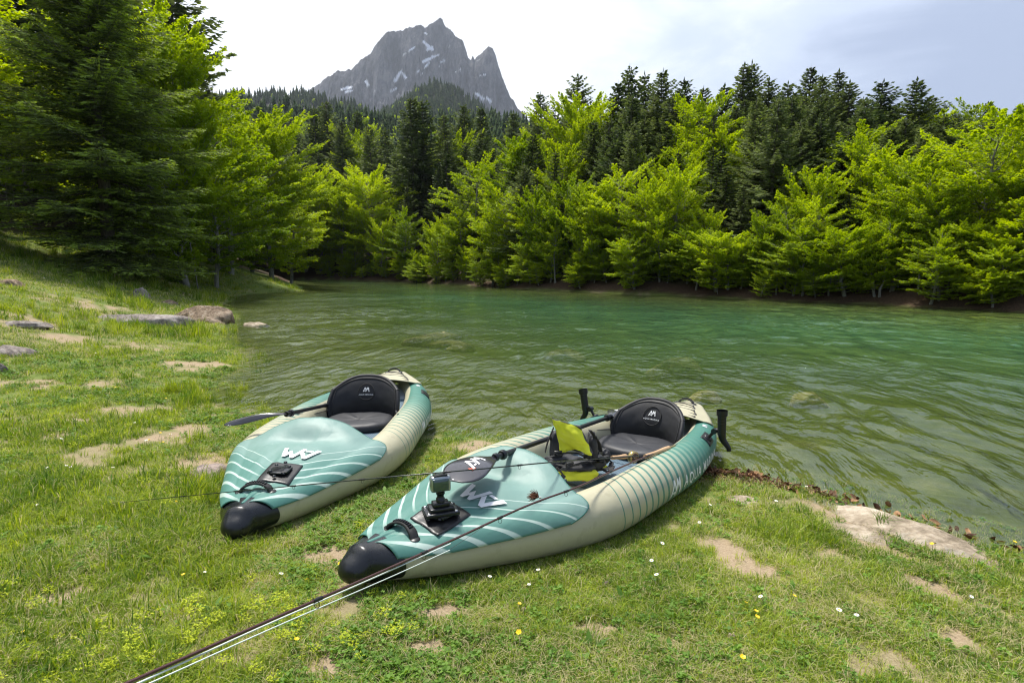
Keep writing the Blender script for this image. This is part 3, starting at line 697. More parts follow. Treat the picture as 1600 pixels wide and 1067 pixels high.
# far shore, front row: (u, top v, metres behind the waterline)
FRONT = [(478, 268, 3, 'tall'), (503, 285, 2, 'broad'), (540, 300, 3, 'small'), (576, 266, 5, 'round'), (597, 346, 1.5, 'low'), (637, 329, 3, 'narrow'), (683, 346, 1.5, 'bushy'), (722, 326, 3, 'slender'), (747, 249, 8, 'airy'), (787, 291, 3, 'broad'), (770, 340, 1.4, 'stubby'), (816, 215, 12, 'tall round'),
         (840, 300, 2, 'leafy'), (890, 277, 3, 'dense'), (925, 292, 1.6, 'bright'), (965, 262, 3, 'broad bright'), (1008, 284, 2, 'sunlit'), (1056, 264, 2.6, 'wide yellow-green'), (1030, 330, 1.2, 'bright low'), (1100, 330, 2, 'thin'), (1190, 330, 1.8, 'small'), (1227, 314, 2, 'slim'), (1160, 380, 1.2, 'small bright'), (1274, 312, 1.8, 'leaning'),
         (1337, 222, 6, 'tall narrow'), (1400, 330, 1.6, 'slim'), (1442, 252, 2, 'yellow-tinged'), (1460, 300, 1.6, 'arching'), (1500, 345, 1.2, 'low spreading'), (1548, 204, 5, 'large bright'), (1590, 270, 2.2, 'leafy'), (1365, 350, 1.4, 'small'), (860, 360, 1.2, 'short'), (980, 370, 1.2, 'low bright'), (1570, 380, 1.2, 'low layered'), (650, 390, 1.2, 'small'), (1250, 400, 1, 'low bright'), (555, 380, 1.4, 'stunted')]
SPOT = lambda u: 'below the rocky peak' if 600 < u < 760 else 'at the left inlet' if u <= 600 else 'left of the tall pointed firs' if u <= 900 else 'under the tall pointed firs' if u <= 1120 else 'in the middle of the right shore' if u <= 1340 else 'near the right end of the shore'
for i, (u, vt, ex, ad) in enumerate(FRONT):
    key('beech', u, vt, shore_far(u) + ex, '%s beech at the far waterline %s' % (ad, SPOT(u)), 1.05)
# beeches higher up the slope
for u, vt, ex, lb in [(903, 164, 16, 'round yellow-green beech standing above the shore among dark firs'), (1091, 157, 14, 'tall light green beech between the pointed firs'), (1120, 200, 12, 'light green beech just right of the tall light one'), (1186, 187, 18, 'yellow-green beech in front of dark firs on the right'), (1495, 160, 20, 'dark green beech on the right skyline'), (1545, 172, 22, 'green beech high on the right slope'), (1600, 215, 12, 'green beech at the right edge'),
                      (870, 235, 10, 'light beech left of the round yellow-green one'), (1065, 225, 9, 'beech filling the slope below the pointed firs'), (400, 195, 60, 'pale beech far up the left slope'), (560, 205, 40, 'pale beech in the firs below the peak'), (720, 215, 30, 'pale beech among firs below the knoll'), (1010, 235, 9, 'beech below the pointed firs'), (1520, 230, 9, 'tall green beech near the right edge')]:
    key('beech', u, vt, shore_far(u) + ex, lb, 1.0)
SKY = [(502, 169, 36), (523, 158, 40), (568, 173, 45), (589, 198, 28), (648, 152, 14), (668, 158, 17), (698, 181, 24), (732, 165, 34), (757, 169, 38), (800, 175, 34), (848, 145, 34), (896, 117, 30), (969, 103, 20), (955, 128, 17), (999, 115, 24), (1021, 112, 22), (1058, 125, 20), (1085, 137, 26), (1116, 135, 22), (1146, 99, 26), (1162, 98, 27), (1186, 122, 25), (1212, 128, 22),
       (1239, 105, 24), (1260, 120, 20), (1284, 111, 25), (1306, 128, 20), (1351, 128, 14), (1412, 122, 13), (1432, 150, 17), (1459, 176, 20), (1522, 159, 26), (1562, 165, 24), (1598, 147, 18), (1380, 170, 20), (1110, 230, 6), (1230, 190, 9), (1300, 230, 7), (1385, 240, 6), (625, 240, 14), (870, 300, 3), (1320, 300, 3), (1480, 270, 6), (545, 190, 34), (430, 180, 45), (470, 185, 42), (610, 200, 26), (1560, 260, 6), (715, 380, 2), (925, 190, 12), (1130, 260, 4), (1040, 150, 16), (1120, 235, 5), (1176, 225, 6), (1213, 205, 7), (1242, 200, 8), (1266, 190, 9), (1311, 205, 7), (1374, 200, 8), (1396, 185, 9), (1426, 195, 8), (1503, 250, 6), (1532, 240, 6), (1572, 290, 4), (1470, 290, 4), (1340, 330, 3), (1291, 250, 5), (1150, 290, 3), (985, 195, 10), (1006, 185, 11), (1030, 195, 10), (948, 185, 13), (1050, 235, 7), (870, 235, 7), (882, 310, 2.6), (835, 255, 8), (800, 245, 10), (765, 230, 12), (700, 240, 14), (660, 235, 16), (642, 290, 8), (685, 262, 12), (1200, 160, 14), (1225, 150, 15), (1330, 170, 12), (1445, 180, 11), (1100, 190, 12), (1170, 165, 15), (975, 150, 15), (1012, 150, 16), (1075, 160, 15)]
for i, (u, vt, ex) in enumerate(SKY):
    j = min(range(len(SKY)), key=lambda k: abs(SKY[k][0] - u) if k != i else 1e9)
    lb = '%s fir %s, %s the forest skyline' % (('slender', 'pointed', 'ragged', 'dark', 'layered')[i % 5], SPOT(u), 'on' if vt < 180 else 'below')
    key('fir', u, vt, shore_far(u) + ex, lb, 1.0, group='firs of the forest skyline')
for i, (u, vt) in enumerate([(1296, 385), (1306, 400), (1318, 372), (1376, 330), (1392, 350), (1404, 395), (1470, 345), (1482, 380), (1200, 350), (1214, 385), (905, 370), (1001, 395), (1088, 350), (868, 345), (1541, 350), (1255, 340), (1130, 370), (740, 385), (650, 390), (1436, 380)]):
    key('beech', u, vt, shore_far(u) + .5 + .5 * (i % 3), '%s pale bare-stemmed tree on the far bank %s' % (('slim', 'leaning', 'tall', 'crooked', 'young')[i % 5], SPOT(u)), 1.0, BT[i % 3], 'bare-stemmed trees on the far bank')
for i in range(70):
    u = 468 + i * 16.4 + rnd.uniform(-6, 6); Y = shore_far(u) + rnd.uniform(.1, 1.6); x, y = at_uy(u, Y)
    if rnd.random() < .18: continue
    H = rnd.uniform(1.3, 3.4)
    tree('beech', rnd.choice(BE), x, y, H, rnd.uniform(1.3, 1.9), 'low leafy sapling hanging over the far waterline ' + SPOT(u), 'saplings along the far waterline', .25)
# the forest behind
skyl = np.array([(-100, 40), (200, 60), (340, 165), (400, 180), (500, 190), (600, 205), (700, 205), (800, 195), (850, 180), (960, 150), (1100, 160), (1200, 150), (1300, 150), (1400, 165), (1500, 185), (1700, 175)], float)
cnt = {'fir': 0, 'beech': 0}
NC = 14000
cu = rs.uniform(-80, 1690, NC); sf = np.interp(cu, np.arange(470, 1700, 20), [shore_far(k) for k in np.arange(470, 1700, 20)])
cex = np.where(cu > 830, 1 + rs.rand(NC) ** 1.3 * 36, 1 + rs.rand(NC) * 75)
cY = np.where(cu < 470, rs.uniform(38, 105, NC), sf + cex)
cx = (cu - 800) / CF * cY / (math.cos(CP) - (440 - 533.5) / CF * math.sin(CP)); cd = sdist(cx, cY); chz = height(cx, cY)
smax = np.interp(cu, skyl[:, 0], skyl[:, 1])
ZONE = [('on the left slope', 600), ('below the peak', 850), ('below the tall pointed firs', 1200), ('on the right slope', 9999)]
for k in range(NC):
    u, ex, x, y, d_, gz = cu[k], cex[k], cx[k], cY[k], cd[k], chz[k]
    if d_ < 1.0 or (u < 480 and y < 48 and d_ < 5) or (u < 470 and gz < 2.2): continue
    kind = 'fir' if rnd.random() < (.25 if ex < 6 else .80) else 'beech'
    if cnt[kind] >= (228 if kind == 'fir' else 200): continue
    mind = (1.3 if u > 830 else 1.9) + .018 * y - (.35 if ex < 6 else 0)
    if any((x - a) ** 2 + (y - b) ** 2 < mind * mind for a, b in placed): continue
    H = rnd.uniform(9, 14) if kind == 'fir' else (rnd.uniform(5, 9) if ex < 6 else rnd.uniform(4, 6.5))
    if ex < 7: H *= .75
    dd = ray(u, smax[k]); H = min(H, CH + dd[2] / dd[1] * y - gz)
    if H < 2.5: continue
    placed.append((x, y)); cnt[kind] += 1
    side = next(n for n, lim in ZONE if u < lim); row = 'near the water' if ex < 8 and u > 470 else 'midway up' if ex < 22 else 'high up'
    if kind == 'fir': tree('fir', rnd.choice(FI), x, y, H, 1.0, 'dark fir in the forest %s, %s' % (side, row), 'firs in the forest ' + side, .03)
    else: tree('beech', rnd.choice(BE), x, y, H, 1.25, 'young green beech in the forest %s, %s' % (side, row), 'beeches in the forest ' + side, .05)

# ------------------------------------------------------------------ kayaks
KB = [0, .25, .6, 1.2, 2, 2.8, 3.4, 3.98]; KBv = [.055, .215, .378, .612, .657, .604, .441, .10]
KR = [0, 1, 2, 3, 3.98]; KRv = [.072, .14, .15, .141, .075]; KZ = [0, .8, 2, 3.2, 3.98]; KZv = [.078, 0, -.02, .0, .15]
KL = 3.98
def kd(x):
    x = np.asarray(x, float)
    B = np.maximum(sp(x, KB, KBv), .03); r = np.minimum(sp(x, KR, KRv), np.maximum(B, .05)); return B, r, B - r, sp(x, KZ, KZv)
def tubeP(x, ph, sg=-1, off=0.0):
    """point on a side tube: ph 0 = outermost, 90 deg = top; sg -1 = the side towards +X of the picture"""
    B, r, c, zb = kd(x); x, ph = np.broadcast_arrays(np.asarray(x, float), np.asarray(ph, float))
    return np.stack([x, sg * (c + (r + off) * np.cos(ph)), zb + r + (r + off) * np.sin(ph)], -1)
def tube_uv_mat():
    m, t = mat('striped_tube_fabric')
    lx = attr(t, 'lx'); la = attr(t, 'la')           # metres from the nose, angle round the tube in turns (0 = outermost, .25 = top)
    tan = (.47, .44, .30)
    f1 = N(t, 'ShaderNodeMapRange', interpolation_type='SMOOTHSTEP'); Lk(t, lx, f1.inputs[0]); f1.inputs[1].default_value = 1.45; f1.inputs[2].default_value = 3.0
    base = ramp(t, f1.outputs[0], [(0, tan), (.35, (.40, .42, .30)), (.7, (.17, .30, .225)), (1, (.065, .20, .155))])
    # bands bow slightly along the tube and crowd together towards the stern
    cv = math_(t, 'MULTIPLY', math_(t, 'POWER', math_(t, 'ABSOLUTE', math_(t, 'SUBTRACT', la, .06)), 2.0), -1.6)
    q = math_(t, 'ADD', lx, cv)
    fr = math_(t, 'FRACT', math_(t, 'MULTIPLY', q, 12.5))
    wd = N(t, 'ShaderNodeMapRange'); Lk(t, q, wd.inputs[0]); wd.inputs[1].default_value = 1.3; wd.inputs[2].default_value = 2.4; wd.inputs[3].default_value = .08; wd.inputs[4].default_value = .52
    ln = N(t, 'ShaderNodeMapRange'); Lk(t, math_(t, 'SUBTRACT', wd.outputs[0], fr), ln.inputs[0]); ln.inputs[1].default_value = -.03; ln.inputs[2].default_value = .03
    on = math_(t, 'MULTIPLY', ln.outputs[0], math_(t, 'GREATER_THAN', q, 1.34))
    side = N(t, 'ShaderNodeMapRange'); Lk(t, la, side.inputs[0]); side.inputs[1].default_value = .335; side.inputs[2].default_value = .345; side.inputs[3].default_value = 1; side.inputs[4].default_value = 0
    low = N(t, 'ShaderNodeMapRange'); Lk(t, la, low.inputs[0]); low.inputs[1].default_value = -.17; low.inputs[2].default_value = -.16
    msk = math_(t, 'MULTIPLY', side.outputs[0], low.outputs[0])
    stern = N(t, 'ShaderNodeMapRange'); Lk(t, lx, stern.inputs[0]); stern.inputs[1].default_value = 3.70; stern.inputs[2].default_value = 3.71; stern.inputs[3].default_value = 1; stern.inputs[4].default_value = 0
    msk = math_(t, 'MULTIPLY', msk, stern.outputs[0])
    c = mixc(t, math_(t, 'MULTIPLY', on, .95), base, (.055, .20, .155)); c = mixc(t, msk, tan, c)
    # welded seams along the lower side and scuffs
    tc = N(t, 'ShaderNodeTexCoord').outputs['Object']
    dn = noise(t, 5, 6, .65, tc); c = mixc(t, math_(t, 'MULTIPLY', math_(t, 'GREATER_THAN', dn, .60), .10), c, (.16, .12, .07))
    seam = math_(t, 'LESS_THAN', math_(t, 'ABSOLUTE', math_(t, 'ADD', la, .105)), .004)
    c = mixc(t, math_(t, 'MULTIPLY', seam, .35), c, (.20, .18, .11))
    h = math_(t, 'ADD', noise(t, 3.5, 3, .5, tc), math_(t, 'MULTIPLY', noise(t, 200, 2, .5, tc), .03))
    pbr(t, c, .46, bump(t, h, .55, .035), .45); return m
M['tube'] = tube_uv_mat()
def deck_mat():
    m, t = mat('green_spray_deck'); x = attr(t, 'lx'); y = attr(t, 'ly')
    ay = math_(t, 'ABSOLUTE', y)
    g = math_(t, 'SUBTRACT', x, math_(t, 'DIVIDE', math_(t, 'MULTIPLY', math_(t, 'POWER', ay, 2.0), 1.15), math_(t, 'ADD', ay, .09)))
    base = ramp(t, x, [(.10, (.085, .220, .185)), (.6, (.140, .270, .232)), (1.1, (.190, .310, .275))])
    fr = math_(t, 'FRACT', math_(t, 'MULTIPLY', g, 10.5))
    wd = N(t, 'ShaderNodeMapRange'); Lk(t, g, wd.inputs[0]); wd.inputs[1].default_value = -.15; wd.inputs[2].default_value = .62; wd.inputs[3].default_value = .44; wd.inputs[4].default_value = .05
    ln = N(t, 'ShaderNodeMapRange'); Lk(t, math_(t, 'SUBTRACT', wd.outputs[0], fr), ln.inputs[0]); ln.inputs[1].default_value = -.03; ln.inputs[2].default_value = .03
    on = math_(t, 'MULTIPLY', ln.outputs[0], math_(t, 'LESS_THAN', g, .66))
    edge = N(t, 'ShaderNodeMapRange'); Lk(t, ay, edge.inputs[0]); edge.inputs[1].default_value = .01; edge.inputs[2].default_value = .14
    on = math_(t, 'MULTIPLY', on, edge.outputs[0])
    dk = mixc(t, math_(t, 'MULTIPLY', math_(t, 'LESS_THAN', g, .50), .55), base, (.055, .195, .16))
    c = mixc(t, on, dk, (.46, .58, .52))
    tc = N(t, 'ShaderNodeTexCoord').outputs['Object']
    h = math_(t, 'ADD', noise(t, 4.2, 4, .5, tc, .5), math_(t, 'MULTIPLY', noise(t, 300, 2, .5, tc), .02))
    pbr(t, c, .5, bump(t, h, .35, .03), .4); return m
M['deck'] = deck_mat()
M['tan'] = simple('tan_fabric', (.47, .44, .30), .5, .15, 120)
M['blackrub'] = simple('black_rubber', (.010, .0115, .014), .28, .2, 40, spec=.5)
M['blackpl'] = simple('black_plastic', (.012, .012, .013), .38, .1, 80)
M['strap'] = simple('black_webbing', (.018, .018, .019), .7, .3, 300)
M['nylon'] = simple('black_nylon', (.010, .0105, .013), .55, .8, 7, sheen=.03, spec=.4)
M['nylon_seat'] = simple('dark_grey_nylon', (.020, .021, .026), .55, .7, 9, sheen=.04)
M['white'] = simple('white_print', (.82, .83, .83), .5)
M['red'] = simple('red_print', (.62, .10, .04), .5)
M['floor'] = simple('pale_grey_floor', (.52, .56, .60), .5, .1, 60)
M['lime'] = simple('lime_nylon', (.72, .76, .025), .55, .7, 10, sheen=.1, var=.07)
M['greyny'] = simple('charcoal_nylon', (.024, .025, .030), .6, .6, 12, sheen=.05)
M['chrome'] = simple('clear_grey_plastic', (.42, .45, .47), .14, metal=.6)
M['lens'] = simple('dark_lens_glass', (.02, .06, .065), .05, spec=1.0, coat=.6)
M['steel'] = simple('steel_screw', (.6, .6, .6), .3, metal=1)
M['cork'] = simple('cork_grip', (.55, .36, .20), .8, .5, 200, vscale=60)
M['brass'] = simple('worn_gold_reel', (.42, .33, .14), .3, metal=.7)
M['rodbrown'] = simple('brown_rod_lacquer', (.075, .030, .028), .25)
M['roddark'] = simple('dark_green_rod_lacquer', (.020, .026, .022), .25)
M['line'] = simple('pale_fly_line', (.70, .78, .74), .5)
M['feather'] = simple('brown_feather', (.10, .035, .012), .9)
def pad_mat():
    m, t = mat('blue_grey_floor_pad'); lx = attr(t, 'lx'); ly = attr(t, 'ly')
    fr = math_(t, 'FRACT', math_(t, 'MULTIPLY', ly, 55.0)); gr = math_(t, 'LESS_THAN', fr, .25)
    c = mixc(t, gr, (.10, .16, .21), (.045, .075, .10)); pbr(t, c, .7, bump(t, fr, .5, .003)); return m
M['pad'] = pad_mat()
def blade_mat():
    m, t = mat('smoked_paddle_blade'); tc = N(t, 'ShaderNodeTexCoord').outputs['Object']
    c = ramp(t, noise(t, 5, 3, .5, tc), [(.3, (.028, .028, .034)), (.7, (.060, .058, .070))]); pbr(t, c, .22, None, .5, coat=.4); return m
M['blade'] = blade_mat()

def text_mesh(txt, size):
    cu = bpy.data.curves.new('t', 'FONT'); cu.body = txt; cu.size = size; cu.space_character = 1.25; cu.resolution_u = 3; cu.offset = size * .012
    o = bpy.data.objects.new('t', cu); COL.objects.link(o); dg = bpy.context.evaluated_depsgraph_get()
    me = bpy.data.meshes.new_from_object(o.evaluated_get(dg)); bpy.data.objects.remove(o); return me
def logo_polys():
    """two joined angular letters"""
    A = [[(0, 0), (.18, 0), (.47, .72), (.65, .30), (.74, .52), (.54, 1), (.40, 1)], [(.30, .12), (.56, .12), (.62, .26), (.36, .26)]]
    B = [[(.60, 0), (.76, 0), (.97, .66), (1.13, .30), (1.25, .60), (1.36, 0), (1.54, 0), (1.34, 1), (1.22, 1), (1.12, .70), (1.02, 1), (.90, 1)]]
    return A + B
def logo_mesh(h):
    bm = bmesh.new()
    for p in logo_polys():
        vs = [bm.verts.new((x * h, y * h, 0)) for x, y in p]
        try: bm.faces.new(vs)
        except Exception: pass
    me = bpy.data.meshes.new('logo'); bm.to_mesh(me); bm.free(); return me
def wrapped(me, name, fn, matl, parent, cuts=3, thick=0.0):
    """bend a flat print onto a surface: fn maps (n,2) flat coordinates to points"""
    bm = bmesh.new(); bm.from_mesh(me); bmesh.ops.triangulate(bm, faces=bm.faces)
    if cuts: bmesh.ops.subdivide_edges(bm, edges=bm.edges, cuts=cuts, use_grid_fill=True)
    n = len(bm.verts); co_ = np.array([v.co[:2] for v in bm.verts]); Q = fn(co_[:, 0], co_[:, 1])
    for v, p in zip(bm.verts, Q): v.co = p
    o2 = bpy.data.meshes.new(name); bm.to_mesh(o2); bm.free(); o2.materials.append(matl)
    return link(name, o2, parent)

def deck_surface(x, a, rear):
    """a in -1..1 across the deck; |a|<.72 spans between the tubes, beyond it wraps over them"""
    B, r, c, zb = kd(x); A0 = .72; s = np.sign(a); k = np.clip(np.abs(a) / A0, 0, 1)
    pd = np.radians(np.interp(x, [.1, .35, .7, 1.1], [30, 22, 22, 26]))
    ph = PI / 2 - (PI / 2 - pd) * np.clip((np.abs(a) - A0) / (1 - A0), 0, 1)
    off = .006 + .0125 * np.exp(-(x / .16) ** 2)
    bulge = np.interp(x, [0, .15, .4, .8, 1.0, 1.25], [.0, .003, .042, .075, .072, .06])
    back = np.clip((rear - x) / .34, 0, 1)
    lip = (1 - back) ** 1.7 * .085 * np.cos(np.clip(k, 0, 1) * PI / 2) ** .6 - .055 * np.exp(-((back - .62) / .26) ** 2) * (1 - k ** 2)
    zz = zb + r + (r + off) * np.sin(ph) + np.where(np.abs(a) <= A0, (bulge + lip) * (1 - k ** 2.2), 0)
    yy = s * np.where(np.abs(a) <= A0, c * k + .0005, c + (r + off) * np.cos(ph))
    zz = zz + .006 * fbm(x * 6 + a * 3, a * 5, 501, 3) * (1.25 - k) + .010 * fbm(x * 3, a * 4, 505, 2) * (np.abs(a) < A0) * (1 - k)
    return np.stack([x, yy, zz], -1)
def rear_edge(a):
    aa = np.abs(a)
    return 1.22 - .07 * ss(aa, .25, .72) - .015 * ss(aa, .72, .9) - .16 * np.clip((aa - .86) / .14, 0, 1) ** 2.2
def make_kayak(nose, yaw, tilt, label, seat_x, tag_logo):
    K = empty('inflatable_kayak', nose, 0, label=label, category='kayak'); K.rotation_euler = (0, -tilt, yaw)
    n = 130; x = np.concatenate([np.linspace(0, .3, 14), np.linspace(.32, 3.7, n), np.linspace(3.72, KL, 22)])
    ph = np.linspace(-PI, PI, 41)
    for sg in (-1, 1):
        X, PH = np.meshgrid(x, ph, indexing='ij'); V = tubeP(X, PH, sg)
        B, r, c, zb = kd(x)
        e = np.sqrt(np.clip(1 - ((np.clip(x - (KL - .09), 0, 1)) / .09) ** 2, .0009, 1))[:, None]        # rounded stern
        cz = (zb + r)[:, None]; V[..., 2] = cz + (V[..., 2] - cz) * e; V[..., 1] *= e
        V[..., 2] += .0025 * np.sin(X * 60) * np.exp(-((PH + .66) / .12) ** 2)
        F = grid_faces(len(x), len(ph)); F = F if sg < 0 else F[:, ::-1]
        lnk = link('side_tube', mesh('side_tube', V.reshape(-1, 3), F, M['tube'], True, dict(lx=X.ravel(), la=PH.ravel() / (2 * PI))), K)
    # floor between the tubes, laced in, and the grooved pad on it
    xs_ = np.linspace(.25, 3.75, 60); B, r, c, zb = kd(xs_); b = MB(); ys = np.linspace(-1, 1, 15)
    for z0, nm in ((.075, 'floor'), ):
        V = np.stack([np.repeat(xs_[:, None], 15, 1), c[:, None] * ys, np.repeat((zb + z0)[:, None], 15, 1)], -1); b.surf(V[:, ::-1])
    V2 = V.copy(); V2[..., 2] -= .07; b.surf(V2)
    b.obj('floor', M['floor'], K)
    pads = ((1.78, 2.42), (2.43, 3.3))
    for p0, p1 in pads:
        xs_ = np.linspace(p0, p1, 16); B, r, c, zb = kd(xs_); hw = np.minimum(c - r * .55, .42)
        V = np.stack([np.repeat(xs_[:, None], 11, 1), hw[:, None] * np.linspace(1, -1, 11), np.repeat((zb + .088)[:, None], 11, 1)], -1)
        link('floor_pad', mesh('floor_pad', V.reshape(-1, 3), grid_faces(16, 11), M['pad'], False, dict(lx=V[..., 0].ravel(), ly=V[..., 1].ravel())), K)
    # spray deck
    a = np.linspace(-1, 1, 91); t = np.linspace(0, 1, 70); T, A = np.meshgrid(t, a, indexing='ij'); RE = rear_edge(A)
    xs0 = .080 + .055 * np.abs(A); X = xs0 + T * (RE - xs0); V = deck_surface(X, A, RE)
    o = link('spray_deck', mesh('spray_deck', V.reshape(-1, 3), grid_faces(70, 91), M['deck'], True, dict(lx=X.ravel(), ly=V[..., 1].ravel())), K)
    md = o.modifiers.new('t', 'SOLIDIFY'); md.thickness = .006; md.offset = -1 if False else 1
    # piping along the raised rear edge
    e = V[-1]; b = MB(); b.tube(e + [0, 0, .002], .006, 6); b.obj('deck_piping', M['deck'], K)
    # black nose cap
    xs_ = np.concatenate([[-.062, -.060, -.054, -.044, -.03, -.012], np.linspace(.01, .165, 10)]); B, r, c, zb = kd(np.maximum(xs_, 0))
    f = np.sqrt(np.clip(1 - (np.clip(.03 - xs_, 0, 1) / .0925) ** 2, .0004, 1)); th = np.linspace(0, 2 * PI, 40, endpoint=False)
    hw = (np.maximum(B, .078) + .009) * f; hh = (r + .008) * f
    q = 2 / 2.15; cs = np.sign(np.cos(th)) * np.abs(np.cos(th)) ** q; sn = np.sign(np.sin(th)) * np.abs(np.sin(th)) ** q
    V = np.stack([np.repeat(xs_[:, None], 40, 1) , hw[:, None] * cs, (zb + r)[:, None] + hh[:, None] * sn + (.011 * f)[:, None] * np.maximum(sn, 0) + .006 * ss(xs_, .1, 0)[:, None]], -1)
    b = MB(); b.surf(V, True); b.add(np.vstack([V[0], V[0].mean(0)]), [[(j + 1) % 40, j, 40] for j in range(40)]); b.obj('nose_cap', M['blackrub'], K)
    # stern deck: tan panel over the ends of the tubes
    t = np.linspace(0, 1, 30); a = np.linspace(-1, 1, 31); T, A = np.meshgrid(t, a, indexing='ij'); X = 3.30 - .06 * (1 - A ** 2) * 0 + T * .66 + .10 * np.abs(A) ** 3 * (1 - T); B, r, c, zb = kd(X)
    kk = np.clip(np.abs(A) / .8, 0, 1); ph = PI / 2 - .7 * np.clip((np.abs(A) - .8) / .2, 0, 1)
    Z = zb + r + (r + .006) * np.sin(ph) + .05 * (1 - kk ** 2) * (1 - T) ** .5; Yy = np.sign(A) * np.where(np.abs(A) < .8, c * kk, c + (r + .006) * np.cos(ph))
    e = np.sqrt(np.clip(1 - ((np.clip(X - (KL - .09), 0, 1)) / .09) ** 2, .01, 1)); cz = zb + r
    Z = cz + (Z - cz) * e
    DS = np.stack([X, Yy, Z], -1); b = MB(); b.surf(DS); o = b.obj('stern_deck', M['tan'], K); md = o.modifiers.new('t', 'SOLIDIFY'); md.thickness = .006; md.offset = 1
    def sd_at(tt, aa): i = min(29, int(tt * 29)); j = int((aa + 1) / 2 * 30); return DS[i, j] + [0, 0, .009]
    pts = [(.10, -.55), (.12, .55), (.26, .55), (.24, -.55), (.38, -.52), (.40, .52), (.54, .5), (.52, -.5), (.64, -.42), (.66, .42)]
    for i in range(0, len(pts) - 1):
        p, q2 = sd_at(*pts[i]), sd_at(*pts[i + 1]); mm = (p + q2) / 2 + [0, 0, .012]
        b = MB(); b.tube([p, p * .7 + mm * .3, mm, q2 * .7 + mm * .3, q2], .005, 6); b.obj('bungee_cord', M['strap'], K)
    for tt, aa in pts:
        p = sd_at(tt, aa); b = MB(); b.lathe([(0, .010), (.010, .010), (.014, 0)], p - [0, 0, .004], n=10); b.obj('bungee_anchor', M['blackpl'], K)
    def handle(p0, p1, h, wdt, name='carry_handle'):
        p0, p1 = np.array(p0), np.array(p1); s = np.linspace(0, 1, 15); arc = np.sin(s * PI) ** .55 * h
        C = p0 + (p1 - p0) * s[:, None]; C[:, 2] += arc; C[:, 0] += .012 * np.sin(s * PI)
        dd = norm(p1 - p0); sd3 = norm(np.cross(dd, [0, 0, 1.])); T = norm(np.gradient(C, axis=0)); Nn = norm(np.cross(sd3, T)); b = MB()
        hw = wdt / 2 * (1 + .15 * np.cos(s * 2 * PI))
        prof = [(-1, -.5), (-.85, .5), (.85, .5), (1, -.5)]
        V = np.stack([C + sd3 * (hw * u_)[:, None] + Nn * (.012 * v_) for u_, v_ in prof], 1); b.surf(V, True)
        for e_ in (0, -1): b.add(V[e_], [[0, 1, 2, 3]])
        o = b.obj(name, M['strap'], K)
        for k in range(3, 12):
            g_ = MB(); p = C[k] + Nn[k] * .008; g_.tube([p - sd3 * hw[k] * .55, p + sd3 * hw[k] * .55], .0045, 6); g_.obj('grip_rib', M['blackrub'], o)
        for p in (C[0], C[-1]):
            g_ = MB(); g_.lathe([(0, .006), (.022, .006), (.03, 0)], p - [0, 0, .004], n=14); g_.obj('handle_patch', M['blackpl'], o)
    dz = lambda x_, a_: deck_surface(np.array([x_]), np.array([a_]), np.array([1.22]))[0]
    dy = -.06 if tag_logo == 1 else -.105
    handle(dz(.24, .52 if tag_logo == 1 else .25) + [0, 0, .006], dz(.25, -.52 if tag_logo == 1 else -.74) + [0, 0, .006], .045, .044)
    handle(DS[22, 22] + [0, 0, .01], DS[22, 8] + [0, 0, .01], .035, .03)
    # mounting plate on the foredeck
    u_ = np.linspace(-.115, .115, 14); v_ = np.linspace(-.10, .10, 14); U, W_ = np.meshgrid(u_, v_, indexing='ij')
    def on_deck(px, py, lift):
        B, r, c, zb = kd(px); aa = np.clip(np.asarray(py) / np.maximum(c, .02), -1, 1) * .72; p = deck_surface(np.asarray(px), aa, np.full(np.shape(px), 1.22)); p[..., 2] += lift; p[..., 1] = py; return p
    Q = on_deck(.445 + U, W_ + dy, .010); b = MB(); b.surf(Q); o = b.obj('mount_plate', M['blackpl'], K); md = o.modifiers.new('t', 'SOLIDIFY'); md.thickness = .009; md.offset = 0; md = o.modifiers.new('b', 'BEVEL'); md.width = .004
    c0 = on_deck(np.array([.445]), np.array([0.]), .018)[0]
    for px, py, sx, sy in ((.445, 0, .045, .062), (.445, 0, .062, .036)):
        b = MB(); cc = on_deck(np.array([px]), np.array([py + dy]), .020)[0]; b.box(cc, (sx, sy, .007)); b.obj('mount_rail', M['blackrub'], o, bevel=.003)
    for px, py in ((.40, .04), (.40, -.04), (.49, .04), (.49, -.04), (.36, 0), (.53, 0)):
        cc = on_deck(np.array([px]), np.array([py + dy]), .026)[0]; b = MB(); b.lathe([(0, .010), (.010, .009), (.012, 0)], cc, n=10); b.obj('screw', M['blackrub'], o)
    # prints
    fn = lambda tx, ty: on_deck(.76 - ty * .9, tx * 1.12 - (.21 if tag_logo == 1 else .275), .017)
    wrapped(logo_mesh(.145), 'deck_logo', fn, M['white'], K)
    for sg in (-1,):
        f2 = lambda tx, ty: tubeP(1.97 + tx, -.36 + ty / .15, sg, .004)
        wrapped(logo_mesh(.105), 'tube_logo', f2, M['white'], K)
        f3 = lambda tx, ty: tubeP(2.19 + tx, -.24 + ty / .15, sg, .004)
        wrapped(text_mesh('AQUA MARINA', .105), 'tube_lettering', f3, M['white'], K)
        f4 = lambda tx, ty: tubeP(3.22 + tx, 1.25 + ty / .15, sg, .004)
        wrapped(logo_mesh(.05), 'stern_mark', f4, M['white'], K)
    f5 = lambda tx, ty: tubeP(2.05 + .9 - tx, -.33 + ty / .15, 1, .004)
    wrapped(text_mesh('AQUA MARINA', .105), 'tube_lettering', f5, M['white'], K)
    # grab patches near the stern
    for sg in (-1, 1):
        U, W_ = np.meshgrid(np.linspace(2.90, 3.08, 10), np.linspace(.55, 1.25, 8), indexing='ij'); V = tubeP(U, W_, sg, .005); b = MB(); b.surf(V); o = b.obj('mount_patch', M['blackpl'], K); md = o.modifiers.new('t', 'SOLIDIFY'); md.thickness = .005; md.offset = 0
